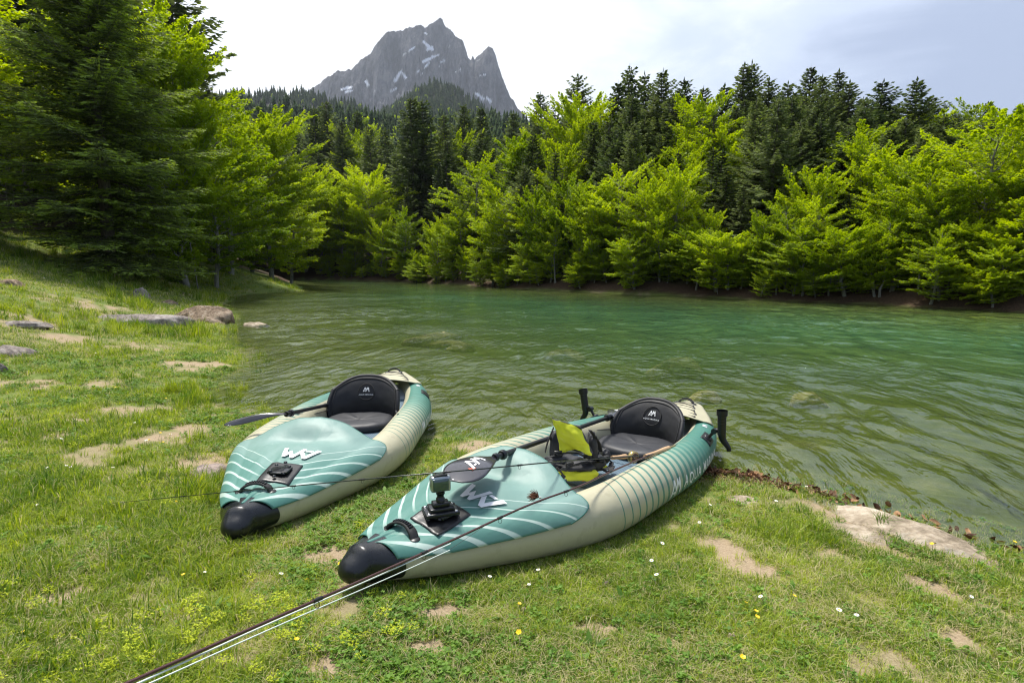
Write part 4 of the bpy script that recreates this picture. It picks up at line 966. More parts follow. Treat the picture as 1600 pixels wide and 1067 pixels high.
    # seat
    seat = empty('seat', (0, 0, 0)); seat.parent = K
    sx = seat_x; fl = float(kd(sx)[3]) + .09
    th = np.linspace(0, 2 * PI, 48, endpoint=False); b = MB(); rings = []
    for zz, s_ in ((0, .90), (.012, .98), (.035, 1.0), (.058, .985), (.075, .93), (.082, .80), (.080, .5), (.072, .2), (.070, .01)):
        ex = 2 / 2.7; xx = np.sign(np.cos(th)) * np.abs(np.cos(th)) ** ex * .27; yy = np.sign(np.sin(th)) * np.abs(np.sin(th)) ** ex * .315
        rings.append(np.stack([sx - .20 + xx * s_, yy * s_, fl + zz + 0 * xx + .008 * fbm(xx * 8, yy * 8, 88, 2)], -1))
    b.surf(np.array(rings), True); b.obj('seat_cushion', M['nylon_seat'], seat)
    W2 = .29 if seat_x > 2.7 else .315
    BH = .345 if seat_x > 2.7 else .38
    yv = np.linspace(-1, 1, 41); sv = np.linspace(0, 1, 24); Yv, Sv = np.meshgrid(yv, sv, indexing='ij')
    top = BH - .12 * np.abs(Yv) ** 2.4
    def backP(Yv, Sv, out=0.0):
        top = BH - .12 * np.abs(Yv) ** 2.4
        z = fl + .03 + Sv * top
        fwd = .15 * np.abs(Yv) ** 3.2
        xx = sx + .06 - fwd + Sv * .11 - .035 * np.sin(Sv * PI) + out
        return np.stack([xx, Yv * (W2 + .02 * np.sin(Sv * PI)) , z], -1)
    puff = .018 * (1 - np.abs(Yv) ** 6) * (np.sin(Sv * PI) ** .4) + .006 * fbm(Yv * 2.5, Sv * 3, 90, 3)
    Fv = backP(Yv, Sv); Fv[..., 0] -= puff; Bv = backP(Yv, Sv, .035)
    b = MB(); b.surf(Fv[:, ::-1]); b.surf(Bv)
    for i_ in ((0, slice(None)), (-1, slice(None)), (slice(None), -1)):
        b.tube((Fv[i_] + Bv[i_]) / 2, .021, 8)
    bk = b.obj('backrest', M['nylon'], seat)
    # piping round the front panel
    loop = np.concatenate([Fv[2, 1:-2], Fv[2:-2, -2], Fv[-3, 1:-2][::-1]]); b = MB(); b.tube(loop - [.003, 0, 0], .0045, 5); b.obj('back_piping', M['strap'], bk)
    # round emblem
    a2 = np.linspace(0, 2 * PI, 41); er = .075
    fe = lambda ty, tz, o_=-.005: (lambda q_: (q_.__setitem__((Ellipsis, 0), q_[..., 0] - .018 + o_), q_)[1])(backP(np.asarray(ty) / W2, .64 + np.asarray(tz) / BH))
    ring = fe(er * np.cos(a2), er * np.sin(a2)); b = MB(); b.tube(ring, .004, 6, False); em = b.obj('emblem', M['strap'], bk)
    # reading from in front (towards the bow): right is +y when looking aft is -y
    wrapped(logo_mesh(.040), 'emblem_logo', lambda tx, ty: fe(-(tx - .032), ty + .002, -.009), M['white'], em, 1)
    wrapped(text_mesh('AQUA MARINA', .0165), 'emblem_lettering', lambda tx, ty: fe(-(tx - .068), ty - .030, -.009), M['white'], em, 0)
    # side straps from backrest to the tube
    for sg in (-1, 1):
        p = backP(np.array([sg * .97]), np.array([.35]))[0]; q2 = tubeP(sx - .55, PI * .62, sg, .004); mm = (p + q2) / 2 + [0, 0, -.02]
        b = MB(); b.tube([p, mm, q2], .010, 6, flat=.3); b.obj('seat_strap', M['strap'], seat)
    # folded cover and valve behind the seat
    b = MB(); b.lathe([(.001, .02), (.045, .02), (.06, .014), (.065, 0)], (3.28, .12, float(kd(3.28)[3]) + .09), n=20); b.obj('floor_valve', M['blackpl'], K)
    return K
E2 = None
K1 = make_kayak((-1.495, 2.96, .08), 1.547, -.005, 'left green and tan inflatable kayak, bare mount plate on its bow', 2.52, 1)
K2 = make_kayak((-.722, 2.448, .12), .891, -.03, 'right green and tan inflatable kayak loaded with fishing gear', 2.98, 2)
bpy.context.view_layer.update()
def kw(K, p): return np.array(K.matrix_basis @ Vector(p))

# ------------------------------------------------------------------ soft shapes
def blob(c, h, yaw=0, e=2.6, seed=1, amp=.06, pitch=0, roll=0, n=28):
    """a stuffed cloth shape: rounded box with uneven puffing"""
    u = np.linspace(-PI / 2, PI / 2, n // 2 + 2); v = np.linspace(-PI, PI, n, endpoint=False); U, W_ = np.meshgrid(u, v, indexing='ij'); q = 2 / e
    f = lambda a: np.sign(a) * np.abs(a) ** q
    P_ = np.stack([f(np.cos(U)) * f(np.cos(W_)), f(np.cos(U)) * f(np.sin(W_)), f(np.sin(U))], -1)
    k = 1 + amp * fbm(P_[..., 0] * 2.2 + seed, P_[..., 1] * 2.2 + P_[..., 2] * 1.7, seed, 3) * 2
    P_ = P_ * k[..., None] * np.array(h)
    R = np.array(Matrix.Rotation(yaw, 3, 'Z') @ Matrix.Rotation(pitch, 3, 'Y') @ Matrix.Rotation(roll, 3, 'X'))
    P_ = P_ @ R.T + np.array(c); b = MB(); b.surf(P_, True); return b
def spline(pts, n):
    pts = np.array(pts, float); s = np.concatenate([[0], np.cumsum(np.linalg.norm(np.diff(pts, axis=0), axis=1))])
    t = np.linspace(0, s[-1], n); return np.stack([sp(t, s, pts[:, k]) for k in range(3)], 1)
def A_(*a): return np.array(at_z(*a))

# ------------------------------------------------------------------ rod holders on the right kayak (they belong to it)
def rod_holder(sg):
    h = empty('rod_holder', (0, 0, 0)); h.parent = K2
    p = tubeP(2.98, .92, sg, .006); nrm = norm(tubeP(2.98, .92, sg, .1) - p)
    b = MB(); b.lathe([(0, .016), (.030, .016), (.036, .010), (.038, 0)], p, nrm, 18); b.obj('holder_base', M['blackpl'], h)
    j = p + nrm * .085; b = MB(); b.tube([p, p + nrm * .03, j], [.017, .012, .014], 10); b.obj('swivel_arm', M['blackpl'], h)
    b = MB(); ax = np.array([1., 0, 0]); b.tube([j - ax * .024, j + ax * .024], .022, 12); b.obj('clamp_knob', M['blackrub'], h)
    up = norm(np.array([-.05, sg * (-.02 if sg < 0 else .16), 1.])); t0 = j + np.array([0, sg * .055, .01])
    b = MB(); b.tube([j, (j + t0) / 2 + [0, 0, .005], t0], [.016, .017, .020], 10); b.obj('swivel_arm', M['blackpl'], h)
    b = MB(); b.tube([t0 - up * .03, t0 + up * .15], .032, 16, False); b.tube([t0 - up * .03, t0 + up * .15], .027, 16, False); b.obj('rod_tube', M['blackpl'], h)
    for k in (.055, .08, .105):
        b = MB(); b.tube([t0 + up * k, t0 + up * (k + .010)], .034, 16); b.obj('tube_ring', M['blackpl'], h)
    b = MB(); b.tube([t0 + up * .125, t0 + up * .165], .042, 18, False); b.tube([t0 + up * .125, t0 + up * .165], .031, 18, False); b.tube([t0 + up * .125, t0 + up * .128], .042, 18); b.obj('tube_collar', M['blackpl'], h)
    o = np.array([0, sg * 1., 0]); c = [t0 - up * .02, t0 - up * .05 + o * .004, t0 - up * .08 + o * .018, t0 - up * .105 + o * .040, t0 - up * .135 + o * .058, t0 - up * .150 + o * .060]
    b = MB(); b.tube(spline(c, 14), np.linspace(.032, .018, 14), 10, flat=.75); b.obj('rod_cradle', M['blackpl'], h)
rod_holder(-1); rod_holder(1)

# ------------------------------------------------------------------ paddles
def paddle(A, B, La, width, label, roll, total, droop=0.0, flip=1, logo=True, tip=None):
    """A = neck of the near blade, B = a point far along the shaft"""
    A, B = np.array(A), np.array(B); d = norm(B - A); P0 = empty('kayak_paddle', tuple((A + B) / 2 * [1, 1, 1]), label=label, category='paddle', group='paddles lying on the kayaks')
    org = (A + B) / 2; loc = lambda p: np.asarray(p) - org
    far = A + d * total
    b = MB(); b.tube([loc(A), loc(far)], .0165, 14); sh = b.obj('shaft', M['blackpl'], P0)
    for k, r0 in ((.02, .024), (.10, .030), (total * .5, .021), (total - .10, .030), (total - .02, .024)):
        b = MB(); c = loc(A + d * k); b.tube([c - d * .02, c - d * .008, c + d * .008, c + d * .02], [r0 * .8, r0, r0, r0 * .8], 16); b.obj('drip_ring' if .05 < k < total - .05 else 'ferrule', M['blackrub'], P0)
    side = norm(np.cross(d, [0, 0, 1.])); up = np.cross(side, d)
    s_, c_ = math.sin(roll), math.cos(roll); sd2 = side * c_ + up * s_; n2 = up * c_ - side * s_
    for base, dr, nm in ((A, -d, 1), (far, d, 0)):
        t = np.linspace(0, 1, 30); wv = width * (np.sin(np.clip(t * 1.06, 0, 1) * PI * .5) ** .7) * np.sqrt(np.clip(1 - (np.clip(t - .62, 0, 1) / .38) ** 2.3, 0, 1)) + .012 * (1 - t)
        asym = np.stack([wv * (.9 + .12 * t), -wv * (1.02 - .22 * t)], 1)
        m = 15; g = np.linspace(0, 1, m)
        if nm and tip is not None: dr = norm(np.array(tip) - base)
        L = base + dr * (t * La)[:, None] + (-up * droop * (t ** 2)[:, None] * (nm or .3)) + n2 * (.012 * np.sin(t * PI))[:, None]
        lat = asym[:, :1] * (1 - g) + asym[:, 1:] * g
        cup = .018 * (1 - (2 * g - 1) ** 2) * np.sin(t * PI)[:, None]
        V = L[:, None] + sd2 * (lat * .5 * 2)[..., None] * .5 * 1.0 + n2 * (cup + .006 * np.exp(-((2 * g - 1) / .12) ** 2) * (1 - t[:, None]))[..., None]
        b = MB(); b.surf(V - org); o = b.obj('blade', M['blade'], P0); md = o.modifiers.new('t', 'SOLIDIFY'); md.thickness = .006; md.offset = 0
        if nm == 1 and logo or nm == 0:
            def f(tx, ty, V=V, La=La):
                tt = np.clip(.30 + tx / La, 0, .98) * 29; gg = np.clip(.5 + flip * (ty) / (width * 1.0), .02, .98) * (m - 1)
                i = tt.astype(int); j = gg.astype(int); fi = (tt - i)[:, None]; fj = (gg - j)[:, None]; i1 = np.minimum(i + 1, 29); j1 = np.minimum(j + 1, m - 1)
                Q = (V[i, j] * (1 - fi) + V[i1, j] * fi) * (1 - fj) + (V[i, j1] * (1 - fi) + V[i1, j1] * fi) * fj
                return Q + n2 * .0055 - org
            wrapped(logo_mesh(.10), 'blade_logo', lambda tx, ty: f(.17 - tx, ty - .05), M['white'], o, 2)
            bm_ = bmesh.new(); vs = [bm_.verts.new(p) for p in ((0, 0, 0), (.045, 0, 0), (.0, .04, 0))]; bm_.faces.new(vs); me_ = bpy.data.meshes.new('m'); bm_.to_mesh(me_); bm_.free()
            wrapped(me_, 'red_flash', lambda tx, ty: f(.185 - tx * .8, ty - .055), M['red'], o, 2)
    return P0
paddle(A_(772, 715, .53), A_(928, 660, .36), .43, .27, 'black paddle with white and red print resting across the right kayak', -.10, 2.0, .04)
paddle(A_(447, 647, .48), A_(523, 630, .26), .42, .20, 'black paddle hanging its blade over the side of the left kayak', -.02, 2.0, .03, logo=False, tip=A_(372, 657, .46))

# ------------------------------------------------------------------ life vest in the right kayak
def vest():
    o0 = A_(895, 715, .30); V0 = empty('life_vest', tuple(o0), label='lime and black life vest propped on the paddle shaft in the right kayak', category='life vest')
    tl, tr, br, bl = A_(862, 655, .62), A_(906, 668, .58), A_(926, 709, .40), A_(878, 702, .40)
    u = np.linspace(0, 1, 22); v = np.linspace(0, 1, 26); U, W_ = np.meshgrid(u, v, indexing='ij')
    Pq = (tl * (1 - U[..., None]) + tr * U[..., None]) * (1 - W_[..., None]) + (bl * (1 - U[..., None]) + br * U[..., None]) * W_[..., None]
    nn = norm(np.cross(tr - tl, bl - tl)); nn = nn if nn[1] < 0 else -nn
    puff = .030 * (np.sin(U * PI) ** .5) * (np.sin(np.clip(W_, 0, 1) * PI) ** .4) + .03 * fbm(U * 2.5, W_ * 3, 701, 3) + .02 * np.cos(U * PI * 2) * (W_ ** 2) + .010 * np.sin(W_ * 22 + U * 3) * ss(W_, .75, 1)
    F = Pq + nn * puff[..., None]; Bk = Pq - nn * (.012 + puff[..., None] * .3)
    b = MB(); b.surf(F - o0); pn = b.obj('back_panel', M['lime'], V0)
    b = MB(); b.surf((Bk - o0)[:, ::-1])
    for e1, e2 in ((F[0], Bk[0]), (F[-1], Bk[-1]), (F[:, 0], Bk[:, 0]), (F[:, -1], Bk[:, -1])): b.surf(np.stack([e1, e2], 1) - o0)
    b.obj('lining', M['greyny'], pn)
    edge = np.concatenate([F[0], F[:, -1][1:]]); b = MB(); b.tube(edge - o0 - nn * .012, .006, 6); b.obj('edge_binding', M['greyny'], pn)
    yw = .45
    def L(u, v, z): return A_(u, v, z) - o0
    parts = [('front_panel', 'greyny', L(878, 722, .27), (.13, .085, .050), .2, 1), ('front_panel', 'greyny', L(926, 722, .26), (.085, .07, .05), .7, 2), ('pouch_top', 'greyny', L(903, 729, .27), (.12, .065, .035), .1, 3),
             ('pouch', 'lime', L(903, 740, .225), (.125, .068, .042), .12, 4), ('side_pouch', 'lime', L(930, 727, .20), (.085, .06, .030), .5, 5), ('shoulder_pad', 'greyny', L(869, 694, .40), (.045, .04, .10), .3, 6), ('shoulder_pad', 'greyny', L(925, 698, .40), (.035, .05, .10), .2, 7), ('side_pouch', 'lime', L(866, 727, .20), (.06, .05, .035), .2, 9), ('hip_pad', 'greyny', L(944, 712, .26), (.03, .05, .055), .6, 10)]
    for nm, mt, c, hh, yw, sd2 in parts: blob(c, hh, yw, 2.7, sd2, .13).obj(nm, M[mt], V0)
    straps = [[(852, 716, .36), (880, 708, .40), (905, 708, .38), (935, 705, .32)], [(862, 722, .33), (885, 728, .34), (915, 722, .33), (945, 716, .28)], [(870, 730, .33), (880, 742, .28), (876, 752, .22)], [(865, 668, .56), (856, 690, .46), (852, 705, .38)], [(922, 672, .54), (934, 690, .44), (938, 705, .34)], [(940, 712, .28), (955, 722, .20), (948, 732, .20), (932, 735, .20)], [(935, 728, .2), (950, 737, .20), (958, 728, .2)], [(905, 710, .36), (925, 716, .33), (950, 712, .30)]]
    for s_ in straps: b = MB(); b.tube(spline([L(*p) for p in s_], 18), .017, 8, flat=.25); b.obj('strap', M['strap'], V0)
    for u, v, z in ((872, 708, .40), (890, 726, .35), (930, 706, .36), (938, 719, .31), (918, 712, .37)):
        c = L(u, v, z); b = MB(); b.box(c, (.026, .008, .020), np.array(Matrix.Rotation(rnd.uniform(-.6, .6), 3, 'Z') @ Matrix.Rotation(.5, 3, 'X'))); k = b.obj('buckle', M['blackpl'], V0, bevel=.004)
        b = MB(); b.box(c + [0, -.012, 0], (.016, .004, .004), None); b.obj('buckle_bar', M['blackrub'], k)
    for u, v, z in ((931, 732, .19), (909, 750, .185)): b = MB(); b.tube([L(u, v, z), L(u + 2.5, v + 1, z)], .006, 8); b.obj('zip_pull', M['red'], V0)
vest()

# ------------------------------------------------------------------ action camera on its mount
def action_camera():
    p = kw(K2, deck_surface(np.array([.445]), np.array([-.105 / float(kd(.445)[2]) * .72]), np.array([1.22]))[0]) + [0, 0, .026]
    C = empty('action_camera', tuple(p), .35, label='small action camera in clear housing on the bow mount of the right kayak', category='camera')
    b = MB(); b.box((0, 0, .008), (.085, .062, .010)); mt = b.obj('mount_base', M['blackrub'], C, bevel=.006)
    b = MB(); b.box((0, 0, .026), (.062, .044, .010)); b.obj('mount_step', M['blackrub'], mt, bevel=.006)
    b = MB(); b.box((0, 0, .045), (.042, .030, .012)); b.obj('mount_step', M['blackrub'], mt, bevel=.006)
    for x_ in (-.068, .068):
        for y_ in (-.048, .048): b = MB(); b.lathe([(0, .007), (.007, .006), (.009, 0)], (x_, y_, .016), n=12); b.obj('screw', M['steel'], mt)
    b = MB(); b.tube([(0, 0, .05), (0, 0, .075), (0, 0, .078), (0, 0, .098), (0, 0, .098), (0, 0, .108)], [.022, .022, .017, .017, .023, .021], 18); b.obj('swivel_post', M['blackrub'], mt)
    z0 = .150; R = np.array(Matrix.Rotation(-.10, 3, 'X'))
    b = MB(); b.box((0, 0, z0), (.050, .024, .039), R); hs = b.obj('housing', M['chrome'], C, bevel=.009)
    b = MB(); b.box((-.002, -.027, z0), (.039, .004, .029), R); b.obj('screen', M['lens'], hs, bevel=.003)
    b = MB(); b.tube([(0, .02, z0), (0, .036, z0)], [.020, .018], 20); b.obj('lens', M['lens'], hs)
    b = MB(); b.box((.0, .0, z0 + .041), (.034, .018, .005), R); b.obj('latch', M['blackpl'], hs, bevel=.003)
    for x_ in (-.026, .022): b = MB(); b.tube([(x_, 0, z0 + .043), (x_, 0, z0 + .052)], .007, 12); b.obj('button', M['steel'], hs)
    b = MB(); b.tube([(-.018, 0, z0 - .052), (.018, 0, z0 - .052)], .009, 12); b.obj('hinge_screw', M['blackrub'], hs)
action_camera()

# ------------------------------------------------------------------ fishing rods, fly line and lure
def rod(path, r0, r1, m, label, grip_px, reel_px=None, guides=8, name='fishing_rod'):
    o0 = path[0].copy(); R = empty(name, tuple(o0), label=label, category='fishing rod'); C = spline(path, 60) - o0
    rr = np.linspace(r0, r1, 60); b = MB(); b.tube(C, rr, 8); bl = b.obj('blank', M[m], R)
    T = norm(np.gradient(C, axis=0))
    for k in np.linspace(8, 57, guides).astype(int):
        a = np.linspace(0, 2 * PI, 13); s_ = norm(np.cross(T[k], [0, 0, 1.])); u_ = np.cross(s_, T[k]); q = .005 + rr[k]
        b = MB(); b.tube(C[k] - u_ * (q + rr[k]) + q * (np.cos(a)[:, None] * s_ + np.sin(a)[:, None] * u_), .0010, 5, False); b.tube([C[k] - T[k] * .018, C[k] + T[k] * .018], rr[k] + .0016, 8); b.obj('line_guide', M['steel'] if k % 2 else M['blackpl'], R)
    g0, g1 = grip_px; g0, g1 = g0 - o0, g1 - o0; d = norm(g1 - g0); Lg = np.linalg.norm(g1 - g0)
    t = np.linspace(0, 1, 12); b = MB(); b.tube(g0 + np.outer(t, g1 - g0), .0125 + .004 * np.sin(t * PI * 2 + .6) * (1 - t) + .002, 14); b.obj('cork_grip', M['cork'], R)
    b = MB(); b.tube([g0 - d * .10, g0], .010, 12); b.obj('reel_seat', M['brass'], R)
    if reel_px is not None:
        c = reel_px - o0; ax = norm(np.cross(d, [0, 0, 1.])); b = MB(); b.tube([c - ax * .020, c - ax * .015, c + ax * .015, c + ax * .020], [.036, .044, .044, .036], 24); rl = b.obj('reel', M['brass'], R)
        b = MB(); b.tube([c - ax * .024, c - ax * .020], [.030, .034], 24); b.obj('reel_spool', M['rodbrown'], rl)
        for k in range(8):
            a = k * PI / 4; u_ = np.cross(ax, d); pp = c - ax * .026 + .024 * (math.cos(a) * d + math.sin(a) * u_); b = MB(); b.tube([pp, pp + ax * .004], .005, 8); b.obj('spool_hole', M['blackpl'], rl)
        b = MB(); b.tube([c - ax * .026 + d * .03, c - ax * .048 + d * .03], .005, 8); b.obj('reel_handle', M['blackpl'], rl)
    return R
rod([A_(1000, 712, .27), A_(958, 715, .31), A_(900, 719, .43), A_(845, 723.5, .545), A_(745, 733, .62), A_(620, 744, .60), A_(480, 757, .50), A_(330, 771, .34), A_(165, 787, .16)], .0050, .0016, 'roddark', 'thin dark rod reaching from the right kayak across the bow of the left one',
    (A_(978, 713, .28), A_(956, 715, .30)), A_(989, 714, .26), 9)
rod([A_(1060, 694, .30), A_(1020, 709, .345), A_(957, 735.5, .40), A_(894, 764, .455), A_(846, 781, .475), A_(701, 846, .56), A_(560, 908.5, .66), A_(400, 978, .76), A_(203, 1065, .86), A_(60, 1128, .92)], .0062, .0040, 'rodbrown', 'thick brown rod with cork handle running over the bow of the right kayak towards us',
    (A_(1045, 700, .32), A_(1008, 713, .35)), None, 7)
def line(px, name, label, r=.0018, m='line'):
    P_ = spline([A_(*p) for p in px], 40); o0 = P_[0].copy(); b = MB(); b.tube(P_ - o0, r, 5); o = b.obj(name, M[m], None); o.location = o0; o['label'] = label; o['category'] = 'fishing line'
line([(704, 849, .555), (560, 913, .645), (400, 983, .745), (218, 1066, .85), (120, 1110, .9)], 'fly_line', 'pale green fly line running tight under the thick brown rod', .0023)
line([(703, 859, .50), (615, 899, .55), (560, 923, .59), (430, 979, .68), (236, 1066, .80), (150, 1104, .84)], 'fly_line', 'pale fly line hanging lower, ending short over the tan tube')
line([(846, 783, .47), (780, 808, .52), (703, 858, .50)], 'leader_line', 'hair-thin brown leader between lure and fly line', .0006, 'rodbrown')
def lure():
    c = A_(842, 777, .47); b = MB(); q = np.random.RandomState(5)
    for k in range(60):
        d = norm(np.array([-1, .1, .05]) + q.normal(0, .35, 3)); l = .035 + .03 * q.rand(); b.tube([(0, 0, 0), d * l * .5 + [0, 0, .006], d * l], [.0016, .0022, .0006], 4, False)
    o = b.obj('streamer_fly', M['feather'], None); o.location = c; o['label'] = 'fluffy brown fly lure lying on the green deck of the right kayak'; o['category'] = 'fishing lure'
    b = MB(); b.tube([(0, 0, 0), (.012, 0, 0)], .005, 10); b.obj('bead', M['steel'], o)
lure()

# ------------------------------------------------------------------ stones
def stone_mat(name, cols, lichen=.3):
    m, t = mat(name); tc = N(t, 'ShaderNodeTexCoord').outputs['Object']
    n1 = noise(t, 2.2, 7, .65, tc, .6); n2 = noise(t, 14, 6, .7, tc); n3 = noise(t, 5, 5, .7, tc)
    f = math_(t, 'ADD', math_(t, 'MULTIPLY', n1, .55), math_(t, 'MULTIPLY', n2, .45)); c = ramp(t, f, [(.41, cols[0]), (.5, cols[1]), (.59, cols[2])])
    lm = ramp(t, n3, [(.58, (0, 0, 0)), (.66, (1, 1, 1))]); c = mixc(t, math_(t, 'MULTIPLY', lm, lichen), c, (.50, .50, .44))
    pbr(t, c, .88, bump(t, f, .8, .06), .25); return m
M['st_brown'] = stone_mat('brown_lichened_stone', [(.085, .065, .045), (.22, .155, .10), (.40, .31, .22)])
M['st_grey'] = stone_mat('grey_lichened_stone', [(.09, .08, .075), (.24, .20, .175), (.40, .36, .33)], .4)
M['st_pink'] = stone_mat('grey_pink_stone', [(.16, .13, .12), (.34, .27, .24), (.45, .36, .30)], .15)
M['st_pale'] = stone_mat('pale_worn_rock', [(.19, .15, .10), (.37, .30, .215), (.55, .47, .36)], .25)
M['st_tan'] = stone_mat('tan_sunken_stone', [(.24, .19, .08), (.46, .38, .17), (.58, .50, .26)], .1)
def rock(c, size, m, label, yaw=0, seed=1, sink=.25, flat=.6, cat='rock', name='boulder', group=None, sub=4, ridge=.35):
    bm = bmesh.new(); bmesh.ops.create_icosphere(bm, subdivisions=sub, radius=1); V = np.array([v.co[:] for v in bm.verts])
    q = np.random.RandomState(seed)
    k = 1 + ridge * fbm(V[:, 0] * 1.1 + seed, V[:, 1] * 1.1 + V[:, 2] * .8, seed, 3) + .14 * fbm(V[:, 0] * 3.5 + V[:, 2], V[:, 1] * 3.5 + seed, seed + 1, 3) + .04 * fbm(V[:, 0] * 11 + V[:, 2] * 5, V[:, 1] * 11, seed + 2, 2)
    V = V * k[:, None]
    for _ in range(5):                                        # broken planes
        d = norm(q.normal(size=3)); d[2] = abs(d[2]); t = V @ d; lim = .62 + .25 * q.rand(); V = V - np.outer(np.maximum(t - lim, 0) * .8, d)
    V = V * np.array(size) / 2 * [1, 1, 2]
    for v, p in zip(bm.verts, V): v.co = p
    me = bpy.data.meshes.new(name); bm.to_mesh(me); bm.free(); me.materials.append(M[m]); me.polygons.foreach_set('use_smooth', np.ones(len(me.polygons), bool))
    o = link(name, me, None, label=label, category=cat); o.location = (c[0], c[1], c[2] - size[2] * sink); o.rotation_euler = (0, 0, yaw)
    if group: o['group'] = group
    return o
def rock_px(u, v, wp, hp, m, label, **k):
    c = at_g(u, v); r = math.hypot(c.x, c.y); w_ = wp / CF * r; h_ = hp / CF * r
    return rock(c, (w_, w_ * k.pop('dep', .7), h_ * 1.1), m, label, yaw=k.pop('yaw', -math.atan2(c.x, c.y)), **k)
rock_px(312, 500, 108, 19, 'st_brown', 'big brown boulder sloping to the water, largest on the left bank', yaw=-.25, seed=3, dep=.55)
rock_px(217, 505, 118, 17, 'st_grey', 'long flat-topped grey boulder in the grass beside the brown one', seed=5, dep=.45, ridge=.2)
rock_px(222, 466, 28, 17, 'st_grey', 'small upright lichened rock behind the two boulders', seed=7)
rock_px(403, 511, 34, 10, 'st_pale', 'small pale rock standing in the water off the boulders', seed=9)
rock_px(30, 508, 80, 7, 'st_grey', 'flat grey slab in the meadow at the left edge', seed=11, dep=.5)
rock_px(22, 553, 54, 14, 'st_grey', 'grey rock half sunk in grass at the left edge, below the flat slab', seed=13)
rock_px(-2, 582, 18, 14, 'st_grey', 'dark stone cut off by the left edge', seed=15)
rock_px(15, 445, 30, 10, 'st_brown', 'low stone near the forest at far left', seed=17)
rock_px(262, 474, 24, 5, 'st_brown', 'flat brown stone between small upright rock and big boulder', seed=19)
rock_px(290, 462, 14, 5, 'st_brown', 'little brown stone behind the big boulder', seed=20)
rock_px(326, 745, 62, 20, 'st_pink', 'flat grey and pink stone against the bow of the left kayak', seed=21, dep=.8, ridge=.15, sink=.1)
rock_px(822, 962, 19, 14, 'st_pale', 'round pale pebble in the grass before the right kayak', seed=23, name='pebble', cat='pebble', sub=3, sink=.05)
rock_px(948, 915, 14, 8, 'st_pink', 'small pinkish pebble in grass right of the round pale one', seed=25, name='pebble', cat='pebble', sub=3, sink=.05)
for i, (u, v, wp, hp, lb) in enumerate([(1076, 1012, 12, 12, 'pale pebble in the bare spot at the bottom, left of two'), (1142, 1000, 16, 12, 'larger pebble in the bare spot at the bottom, right of two'), (1558, 882, 12, 5, 'white chip of stone at the tip of the pale rock slab'), (82, 918, 10, 6, 'cream pebble in the grass near the left edge'), (508, 1047, 8, 6, 'pebble in the bare earth at bottom centre'), (432, 978, 8, 4, 'white pebble beside the fly lines'), (205, 650, 14, 5, 'flat pebble in the left meadow')]):
    rock_px(u, v, wp, hp, 'st_pale', lb, seed=30 + i, name='pebble', cat='pebble', sub=3, sink=.05)
def slab(u0, v0, u1, v1, wid, h, label, seed, m='st_pale'):
    a, b = at_g(u0, v0), at_g(u1, v1); c = (a + b) / 2; L_ = (b - a).length
    o = rock(c, (L_, wid, h), m, label, yaw=math.atan2(b.y - a.y, b.x - a.x), seed=seed, sink=.10, name='rock_slab', ridge=.18, sub=5); s = math.atan2(b.z - a.z, math.hypot(b.x - a.x, b.y - a.y)); o.rotation_euler[1] = -s; return o
slab(1285, 786, 1590, 900, .42, .06, 'long pale worn rock slab beside the leaf litter on the right shore', 61)
slab(1128, 778, 1190, 790, .2, .035, 'short sandy rock slab just right of the right kayak', 63)
slab(1255, 812, 1400, 850, .26, .025, 'sandy rock hump under the long pale slab', 65)
for u, v, wp, z, lb, sd2 in [(678, 525, 90, -.10, 'tan sunken rock breaking the surface in mid lake', 71), (715, 536, 50, -.22, 'tan sunken rock just below the one breaking the surface', 72), (1060, 566, 90, -.30, 'tan rock under water right of the middle', 73), (1262, 617, 70, -.22, 'dark tan rock under water towards the right', 74), (1100, 617, 60, -.25, 'yellowish rock under water behind the right kayak', 75), (880, 550, 70, -.4, 'dim rock under water in mid lake', 76)]:
    c = at_z(u, v, z); r = math.hypot(c.x, c.y); w_ = wp / CF * r; b = hz(c.x, c.y); h = max(.1, z - b + .05); rock((c.x, c.y, b), (w_, w_ * .6, h), 'st_tan', lb, yaw=.2, seed=sd2, sink=-.2, name='sunken_rock')

# ------------------------------------------------------------------ grass and small plants
def tuft(seed, n, h, spread, wd, dry=.1, lean=.5):
    q = np.random.RandomState(seed); VV = []; tint = []; tip = []
    for i in range(n):
        a = q.rand() * 6.283; rr = spread * math.sqrt(q.rand()); b = q.rand() * 6.283; hh = h * (.45 + .8 * q.rand()); ln = lean * hh * (.3 + q.rand())
        p = np.array([rr * math.cos(a), rr * math.sin(a), -.006]); d = np.array([math.cos(b), math.sin(b), 0]); s_ = np.array([-d[1], d[0], 0]) * wd * (.6 + .7 * q.rand())
        m1 = p + d * ln * .3 + [0, 0, hh * .6]; m2 = p + d * ln + [0, 0, hh * (1.0 if ln < hh * .6 else .75)]
        VV.append([p - s_, p + s_, m1 + s_ * .8, m1 - s_ * .8, m2]); tint += [q.rand()] * 5; tip += [1.0 if q.rand() < dry else 0.] * 5
    V = np.array(VV).reshape(-1, 3); k = np.arange(n)[:, None] * 5
    return mesh('grass_tuft', V, [np.hstack([k, k + 1, k + 2, k + 3]), np.hstack([k + 3, k + 2, k + 4])], M['grass'], False, dict(tint=tint, tip=tip))
